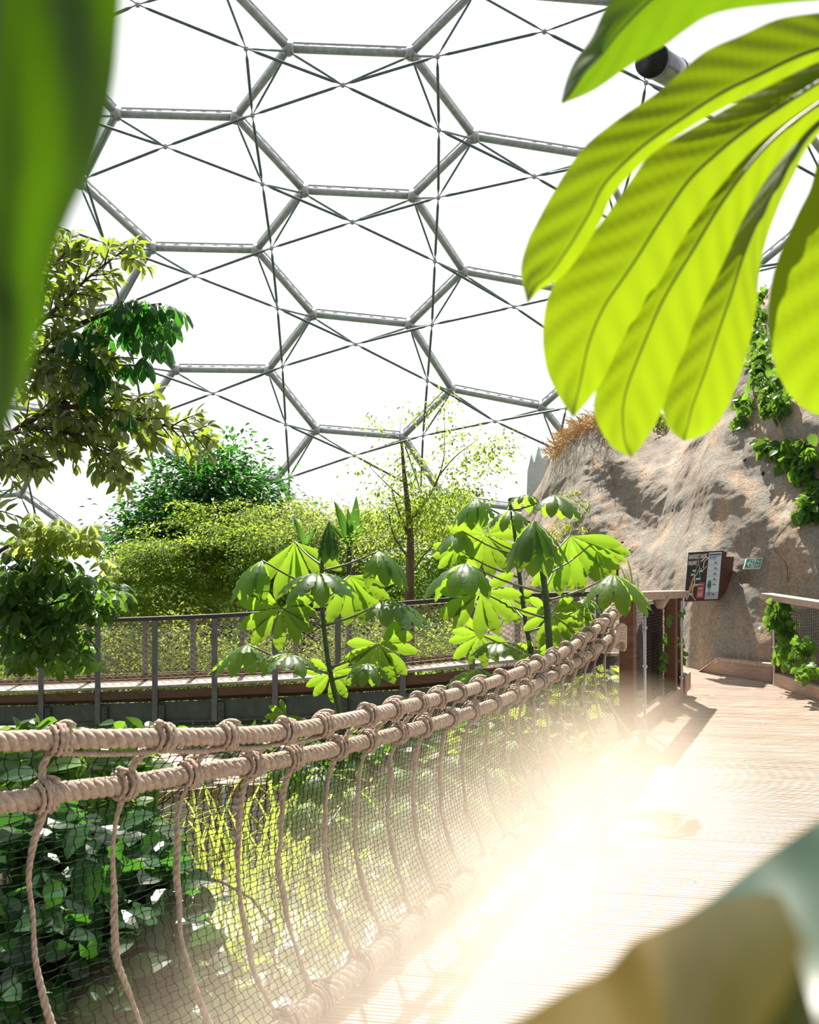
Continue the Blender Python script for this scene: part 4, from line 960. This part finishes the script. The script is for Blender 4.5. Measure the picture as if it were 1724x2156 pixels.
broad('broadleaf_shrub', 'pale-leaved ground shrub behind the mist at the bottom of the net', [(560,2040,6.5,110,50,.5),(690,1960,7,100,50,.5),(480,2120,6,90,40,.4),(780,1860,8,100,60,.6)], 170, .2, 'leaf_pale', tuple(W(600,2500,6.5)))
# tall grass clump behind the net
gr = tree_root('ornamental_grass', 'clump of arching yellow-green grass behind the middle of the net', 'grass', W(560,2000,7))
for k in range(70):
    x, y = rng.normal(560, 75), rng.uniform(1830, 2030); a = W(x, y, 7+rng.uniform(-.6,.6)); dx = rng.normal()*.25; h = rng.uniform(.45,.95)
    mb = MB(); P = smoothline([a, a+Vector((dx*.3, rng.normal()*.05, h*.6)), a+Vector((dx, rng.normal()*.1, h)), a+Vector((dx*2.1, rng.normal()*.1, h*.82))], 9)
    s_ = np.array([.9,.3,0])*.008; wv = np.array([.8,1,1,1,.9,.8,.6,.4,.1]); vs = []
    for i_ in range(9): vs += [P[i_]-s_*wv[i_], P[i_]+[0,0,-.002], P[i_]+s_*wv[i_]]
    mb.add(vs, [[3*i_, 3*i_+1, 3*i_+4, 3*i_+3] for i_ in range(8)]+[[3*i_+1, 3*i_+2, 3*i_+5, 3*i_+4] for i_ in range(8)])
    mb.build('blade', 'leaf_lime', gr)
gu = tree_root('leafy_bush', 'airy lime green bush behind the net right of the grass clump', 'shrub', W(700,2100,8.5))
crown(gu, [(640,1780,8.5,90,90,.7),(740,1820,8.8,90,90,.7),(700,1720,9,80,50,.7),(560,1790,8.6,50,60,.5)], 110, 26, .05, 'leaf_lime', T_SMALL, .6, .35)
trunk(gu, [(700,2100,8.5),(690,1900,8.5),(680,1780,8.5)], .03, .01, 'twig', 'stem')

# ---------------------------------------------------------------- vines on rock and railings
def vine(label, spots, n, size, mat='leaf_vine', onrock=True, d=10, loc=None, cat='vine', tm=None, lift=.12):
    pos = []; dr = []; nr = []; path = []
    w = np.array([s[2]*s[3] for s in spots], float); w /= w.sum()
    for s in spots: path.append(on_rock(s[0], s[1])[0]+Vector((0,-.05,0)) if onrock else W(s[0], s[1], s[4] if len(s) > 4 else d))
    for _ in range(n):
        s = spots[rng.choice(len(spots), p=w)]; u = rng.normal(size=2)*.5; x, y = s[0]+u[0]*s[2], s[1]+u[1]*s[3]
        if onrock: p, nn = on_rock(x, y); p = p+nn*rng.uniform(.02, lift)
        else: p = W(x, y, (s[4] if len(s) > 4 else d)+rng.uniform(-.12,.05)); nn = Vector((0,-1,0))
        pos.append(tuple(p)); dr.append(np.array([rng.normal()*.7, -.35+rng.normal()*.3, -.8+rng.normal()*.5])); nr.append(np.array([0,-.75,.65])+rng.normal(size=3)*.4)
    root = thing('climbing_vine', label, cat, tuple(path[0])); mb = MB(); scatter(mb, tm or T_ROUND, pos, dr, nr, size*(.65+.7*rng.random(n))); mb.build('foliage', mat, root)
    if len(path) > 1:
        mb = MB(); mb.tube(smoothline(path, 30), .004, 5); mb.build('vine_stem', 'twig', root, True)
    return root
vine('leafy vine tumbling down the rock from the crest between the big leaves', [(1605,600,14,30),(1600,660,16,35),(1598,720,20,35),(1605,770,22,25),(1620,810,28,20),(1640,850,30,20),(1570,862,22,8),(1585,840,18,10),(1560,895,14,8)], 620, .10)
vine('dense vine on the rock wall hanging at mid height near the right edge', [(1610,945,16,10),(1640,955,26,14),(1665,965,26,18),(1690,990,20,18),(1690,930,22,8),(1712,960,14,16),(1680,1005,10,10)], 330, .12)
vine('lowest vine clump hanging on the rock at the right edge', [(1710,1030,12,22),(1700,1060,14,22),(1692,1085,12,14),(1715,1080,10,16)], 150, .13)
vine('thin trailing vine stem with few leaves on the rock above the fire exit sign', [(1680,1080,4,4),(1650,1110,3,3),(1625,1150,3,3),(1650,1185,3,3),(1655,1225,3,3)], 5, .04)
vine('small dry plant tuft on the crest between the two big leaf tips', [(1385,885,10,12),(1395,900,8,12),(1383,865,8,8)], 60, .10, 'leaf_hedge')
vine('feathery pale green trailing plant on the left slope of the rock', [(1190,1045,10,5),(1215,1040,18,5),(1240,1060,10,8),(1200,1110,20,16),(1180,1065,14,12),(1240,1115,16,5),(1175,1130,20,12)], 260, .045, 'leaf_lime', tm=T_SMALL)
vine('leafy vine climbing over the left end of the right-hand railing', [(1650,1262,14,6,10.2),(1635,1285,20,14,10.15),(1640,1305,26,16,10.1),(1655,1330,18,14,10.1),(1650,1365,12,14,10.0),(1640,1380,10,8,10.0),(1665,1395,20,8,9.8),(1690,1360,20,20,9.6),(1700,1410,20,14,9.3)], 420, .075, onrock=False)
vine('thin vine with a few leaves hanging on the left wooden railing', [(1405,1300,4,10,9.2),(1400,1340,3,14,9.2),(1398,1380,4,14,9.2),(1396,1400,5,6,9.2),(1432,1290,4,8,9.5),(1430,1350,4,16,9.5),(1434,1380,5,12,9.5)], 55, .06, onrock=False)
# tuft of dry grass on the crest
dg_ = thing('dry_grass_tuft', 'tangle of dry orange-brown grass on the left crest of the rock', 'dry grass', tuple(W(1220,900,18)))
mb = MB(); pos = []; dr = []; nr = []
for k in range(2600):
    u = rng.random(); x = 1160+u*120; top = np.interp(x, [1160,1185,1215,1250,1290], [955,905,885,868,862]); bot = np.interp(x, [1160,1185,1215,1250,1290], [960,935,920,900,890])
    pos.append(tuple(W(x+rng.normal()*4, bot-(bot-top)*rng.random()**1.3+3, np.interp(x, [1160,1290], [18.9,17.0])-.2+rng.normal()*.3))); dr.append(rng.normal(size=3)*[1,.7,.7]+[-.2,0,.1]); nr.append(rng.normal(size=3))
scatter(mb, leaf_tmpl(3, .07, .1, .5), pos, dr, nr, .05+.22*rng.random(2600)**2); mb.build('stalks', 'dry_grass', dg_)['kind'] = 'stuff'
gb = thing('grass_blades', 'few upright pale green blades in front of the rock beside the post', 'grass', tuple(W(1330,1250,9.6)))
for (x0,x1,y1) in ((1322,1318,1180),(1332,1328,1195),(1330,1337,1165),(1340,1352,1205),(1326,1325,1200),(1198,1208,1015)):
    a = W(x0,1255,9.6) if x0 > 1300 else W(1300,1256,9.6); b_ = W(x1 if x0 > 1300 else 1312,y1 if x0 > 1300 else 1215,9.6); d = b_-a; mb = MB(); scatter(mb, T_BLADE, [tuple(a)], [tuple(d)], [(.3,-1,.1)], [d.length]); mb.build('blade', 'grass_blade', gb)
for (x, y, lab) in ((1443,1424,'tiny dark fallen leaf on the boards near the rock'), (1448,1447,'slightly larger curled fallen leaf on the boards beside the left railing')):
    d = F*1.68/(y-1078); mb = MB(); scatter(mb, T_LEAF, [tuple(W(x,y,d)+Vector((0,0,.012)))], [(1,.3,.1)], [(0,0,1)], [.06]); tag(mb.build('fallen_leaf', 'dead_leaf'), lab, 'leaf')

# ---------------------------------------------------------------- big leaves close to the camera
def resline(pts, n):
    P = np.array(pts, float); L = np.r_[0, np.cumsum(np.linalg.norm(np.diff(P, axis=0), axis=1))]; s = np.linspace(0, L[-1], n)
    Q = smoothline([(*p, 0) for p in P], 200)[:, :2]; L = np.r_[0, np.cumsum(np.linalg.norm(np.diff(Q, axis=0), axis=1))]; s = np.linspace(0, L[-1], n)
    return np.stack([np.interp(s, L, Q[:, 0]), np.interp(s, L, Q[:, 1])], 1)
def big_lobe(root, left, right, d0, mat, name='leaf_lobe', dtip=0.0, fold=.02, pleats=14, pa=.0018, n=70, m_=17, curl=.03, rib=True, ribw=.0022, skew=.5, dr=0.0):
    Lq, Rq = resline(left, n), resline(right, n); vs = []; mid = []
    for i_ in range(n):
        t = i_/(n-1)
        for j_ in range(m_):
            u = j_/(m_-1); x, y = Lq[i_]*(1-u)+Rq[i_]*u; s = abs(u-skew)/max(skew, 1-skew)
            d = d0+dr*u+dtip*t+fold*s**1.3-curl*math.sin(PI*t)+pa*math.sin(2*PI*(pleats*t-s*1.6))*min(1, s*3)*(1-t*.3)
            vs.append(tuple(W(x, y, d)))
        x, y = Lq[i_]*(1-skew)+Rq[i_]*skew; mid.append(W(x, y, d0+dtip*t-curl*math.sin(PI*t)-ribw*.8))
    th = .0006; mb = MB(); f = [[i_*m_+j_, i_*m_+j_+1, (i_+1)*m_+j_+1, (i_+1)*m_+j_] for i_ in range(n-1) for j_ in range(m_-1)]
    mb.add(vs, f); lb = mb.build(name, mat, root, True)
    if rib:
        mb = MB(); mb.tube(mid, np.linspace(ribw, ribw*.25, n), 6); mb.build('midrib', 'rib_green', lb, True)
    return lb
simple('rib_green', (.05,.09,.02), (.04,.07,.015), .5)
big = thing('palmate_leaf', 'huge backlit yellow-green palmate leaf hanging into the upper right', 'leaf', tuple(W(1800,80,1.0)))
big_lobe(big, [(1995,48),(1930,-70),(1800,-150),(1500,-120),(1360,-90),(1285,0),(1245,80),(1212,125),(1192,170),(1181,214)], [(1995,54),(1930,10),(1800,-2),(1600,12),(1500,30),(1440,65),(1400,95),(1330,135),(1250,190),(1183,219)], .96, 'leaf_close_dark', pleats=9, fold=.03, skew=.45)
big_lobe(big, [(1995,50),(1930,22),(1860,12),(1724,27),(1640,40),(1560,75),(1480,112),(1390,190),(1300,252),(1225,315),(1165,405),(1127,475),(1112,505),(1096,570),(1109,634)], [(1995,56),(1930,68),(1860,85),(1724,130),(1620,180),(1500,240),(1398,305),(1345,350),(1290,410),(1262,470),(1215,545),(1175,590),(1140,608),(1110,640)], 1.0, 'leaf_close', pleats=13, skew=.75, fold=.02)
big_lobe(big, [(1995,52),(1930,62),(1860,75),(1724,118),(1580,200),(1440,280),(1370,325),(1325,385),(1265,470),(1210,540),(1160,610),(1143,690),(1150,775),(1180,840),(1204,876)], [(1995,58),(1930,92),(1860,128),(1724,210),(1600,300),(1510,400),(1440,500),(1390,590),(1345,660),(1300,735),(1270,800),(1240,840),(1208,878)], 1.02, 'leaf_close', pleats=15, skew=.62)
big_lobe(big, [(1995,54),(1930,82),(1860,112),(1724,190),(1600,280),(1500,390),(1420,500),(1350,600),(1300,700),(1268,780),(1250,850),(1262,900),(1290,942),(1328,962)], [(1996,60),(1935,112),(1870,160),(1724,260),(1640,340),(1570,450),(1520,560),(1470,660),(1440,740),(1410,810),(1395,860),(1370,910),(1332,962)], 1.035, 'leaf_close', pleats=15, skew=.42)
big_lobe(big, [(1995,56),(1935,100),(1870,142),(1724,230),(1650,320),(1580,430),(1510,560),(1450,670),(1415,760),(1393,835),(1400,880),(1415,910),(1440,928)], [(1997,62),(1940,125),(1870,180),(1724,282),(1665,380),(1625,470),(1600,560),(1590,660),(1565,770),(1530,860),(1490,910),(1442,929)], 1.05, 'leaf_close', pleats=14, skew=.5)
big_lobe(big, [(1995,58),(1945,125),(1870,190),(1740,310),(1705,400),(1680,450),(1640,540),(1622,610),(1617,690),(1635,780),(1670,840),(1710,870),(1770,885)], [(2000,64),(1995,130),(1985,220),(1960,330),(1950,430),(1950,530),(1940,620),(1930,700),(1900,770),(1870,830),(1840,870),(1800,885),(1774,888)], 1.01, 'leaf_close', pleats=12, skew=.5)
big_lobe(big, [(1998,60),(1990,150),(1980,300),(1985,450),(2010,600),(2060,760),(2110,860)], [(2004,60),(2050,150),(2110,300),(2160,450),(2180,600),(2170,760),(2120,865)], 1.04, 'leaf_close', pleats=12)
big_lobe(big, [(2002,58),(2060,130),(2150,260),(2250,420),(2330,560),(2400,700)], [(2004,54),(2090,90),(2220,170),(2340,300),(2420,460),(2405,705)], 1.0, 'leaf_close', pleats=12)
mb = MB(); mb.tube(smoothline([W(1990,62,.995), W(2040,0,1.03), W(2160,-120,1.15), W(2400,-200,1.4)], 16), .007, 8); mb.build('leaf_stalk', 'petiole', big, True)
lfL = thing('foreground_leaf', 'blurred dark green leaf very close at the left edge', 'leaf', tuple(W(-100,-50,.27)))
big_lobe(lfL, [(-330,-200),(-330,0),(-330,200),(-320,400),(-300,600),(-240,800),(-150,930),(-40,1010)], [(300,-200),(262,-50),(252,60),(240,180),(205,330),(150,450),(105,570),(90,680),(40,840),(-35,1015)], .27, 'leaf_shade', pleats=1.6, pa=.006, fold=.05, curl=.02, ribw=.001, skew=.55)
lfR = thing('foreground_leaf', 'blurred sunlit olive and grey-green leaf very close at the bottom right', 'leaf', tuple(W(1800,2300,.22)))
big_lobe(lfR, [(2000,1540),(1860,1630),(1724,1722),(1660,1768),(1600,1810),(1550,1850),(1500,1890),(1440,1930),(1400,1965)], [(2300,1800),(2250,2000),(2150,2150),(2050,2280),(1900,2400),(1750,2450),(1600,2450),(1500,2400),(1400,2300)], .30, 'leaf_grey', pleats=3, pa=.0015, fold=.004, curl=.0, ribw=.001, rib=False, skew=.3, dr=-.12)
big_lobe(lfR, [(1640,1880),(1560,1885),(1500,1905),(1450,1925),(1385,1955),(1330,1982),(1275,2042),(1195,2082),(1115,2132),(1040,2175),(980,2230)], [(1700,1990),(1660,2080),(1600,2180),(1560,2260),(1500,2340),(1400,2400),(1300,2420),(1200,2400),(1100,2360),(1040,2300),(985,2240)], .28, 'leaf_gold', pleats=3, pa=.0015, fold=.006, curl=.0, ribw=.001, rib=False, skew=.3, dr=-.11)

# ---------------------------------------------------------------- mist drifting over the edge of the bridge
def mist(label, loc, scl, rot, dens, seed, nscale=1.6):
    me = bpy.data.meshes.new('mist'); import bmesh
    bm = bmesh.new(); bmesh.ops.create_icosphere(bm, subdivisions=3, radius=1.0); bm.to_mesh(me); bm.free()
    ob = bpy.data.objects.new('mist_cloud', me); sc.collection.objects.link(ob); ob.location = loc; ob.scale = scl; ob.rotation_euler = (0, 0, rot)
    m = bpy.data.materials.new('mist'); m.use_nodes = True; nt = m.node_tree; nt.nodes.remove(nt.nodes['Principled BSDF']); o = nt.nodes['Material Output']
    pv = nt.nodes.new('ShaderNodeVolumeScatter'); pv.inputs['Color'].default_value = (1.0,.82,.63,1); pv.inputs['Anisotropy'].default_value = .15
    tc = nt.nodes.new('ShaderNodeTexCoord'); gr_ = nt.nodes.new('ShaderNodeTexGradient'); gr_.gradient_type = 'SPHERICAL'
    nt.links.new(tc.outputs['Object'], gr_.inputs[0])
    nz = nt.nodes.new('ShaderNodeTexNoise'); nz.inputs['Scale'].default_value = nscale; nz.inputs['Detail'].default_value = 3; nz.inputs['Distortion'].default_value = .4
    mp = nt.nodes.new('ShaderNodeMapping'); mp.inputs['Location'].default_value = (seed, 0, 0); nt.links.new(tc.outputs['Object'], mp.inputs[0]); nt.links.new(mp.outputs[0], nz.inputs[0])
    mr = nt.nodes.new('ShaderNodeMapRange'); mr.inputs[1].default_value = .38; mr.inputs[2].default_value = .68; mr.inputs[3].default_value = .4; mr.inputs[4].default_value = 1.25
    nt.links.new(nz.outputs[0], mr.inputs[0])
    pw = nt.nodes.new('ShaderNodeMath'); pw.operation = 'POWER'; pw.inputs[1].default_value = 1.25; nt.links.new(gr_.outputs[1], pw.inputs[0])
    a = nt.nodes.new('ShaderNodeMath'); a.operation = 'MULTIPLY'; nt.links.new(pw.outputs[0], a.inputs[0]); nt.links.new(mr.outputs[0], a.inputs[1])
    b2 = nt.nodes.new('ShaderNodeMath'); b2.operation = 'MULTIPLY'; b2.inputs[1].default_value = dens; nt.links.new(a.outputs[0], b2.inputs[0])
    nt.links.new(b2.outputs[0], pv.inputs['Density']); nt.links.new(pv.outputs[0], o.inputs['Volume'])
    me.materials.append(m); tag(ob, label, 'mist'); ob['kind'] = 'stuff'; return ob
mist('warm sunlit mist rising over the boards and the foot of the net', (.50, 4.25, -.15), (1.12, 3.5, 1.15), -.40, 1.8, 2.0)
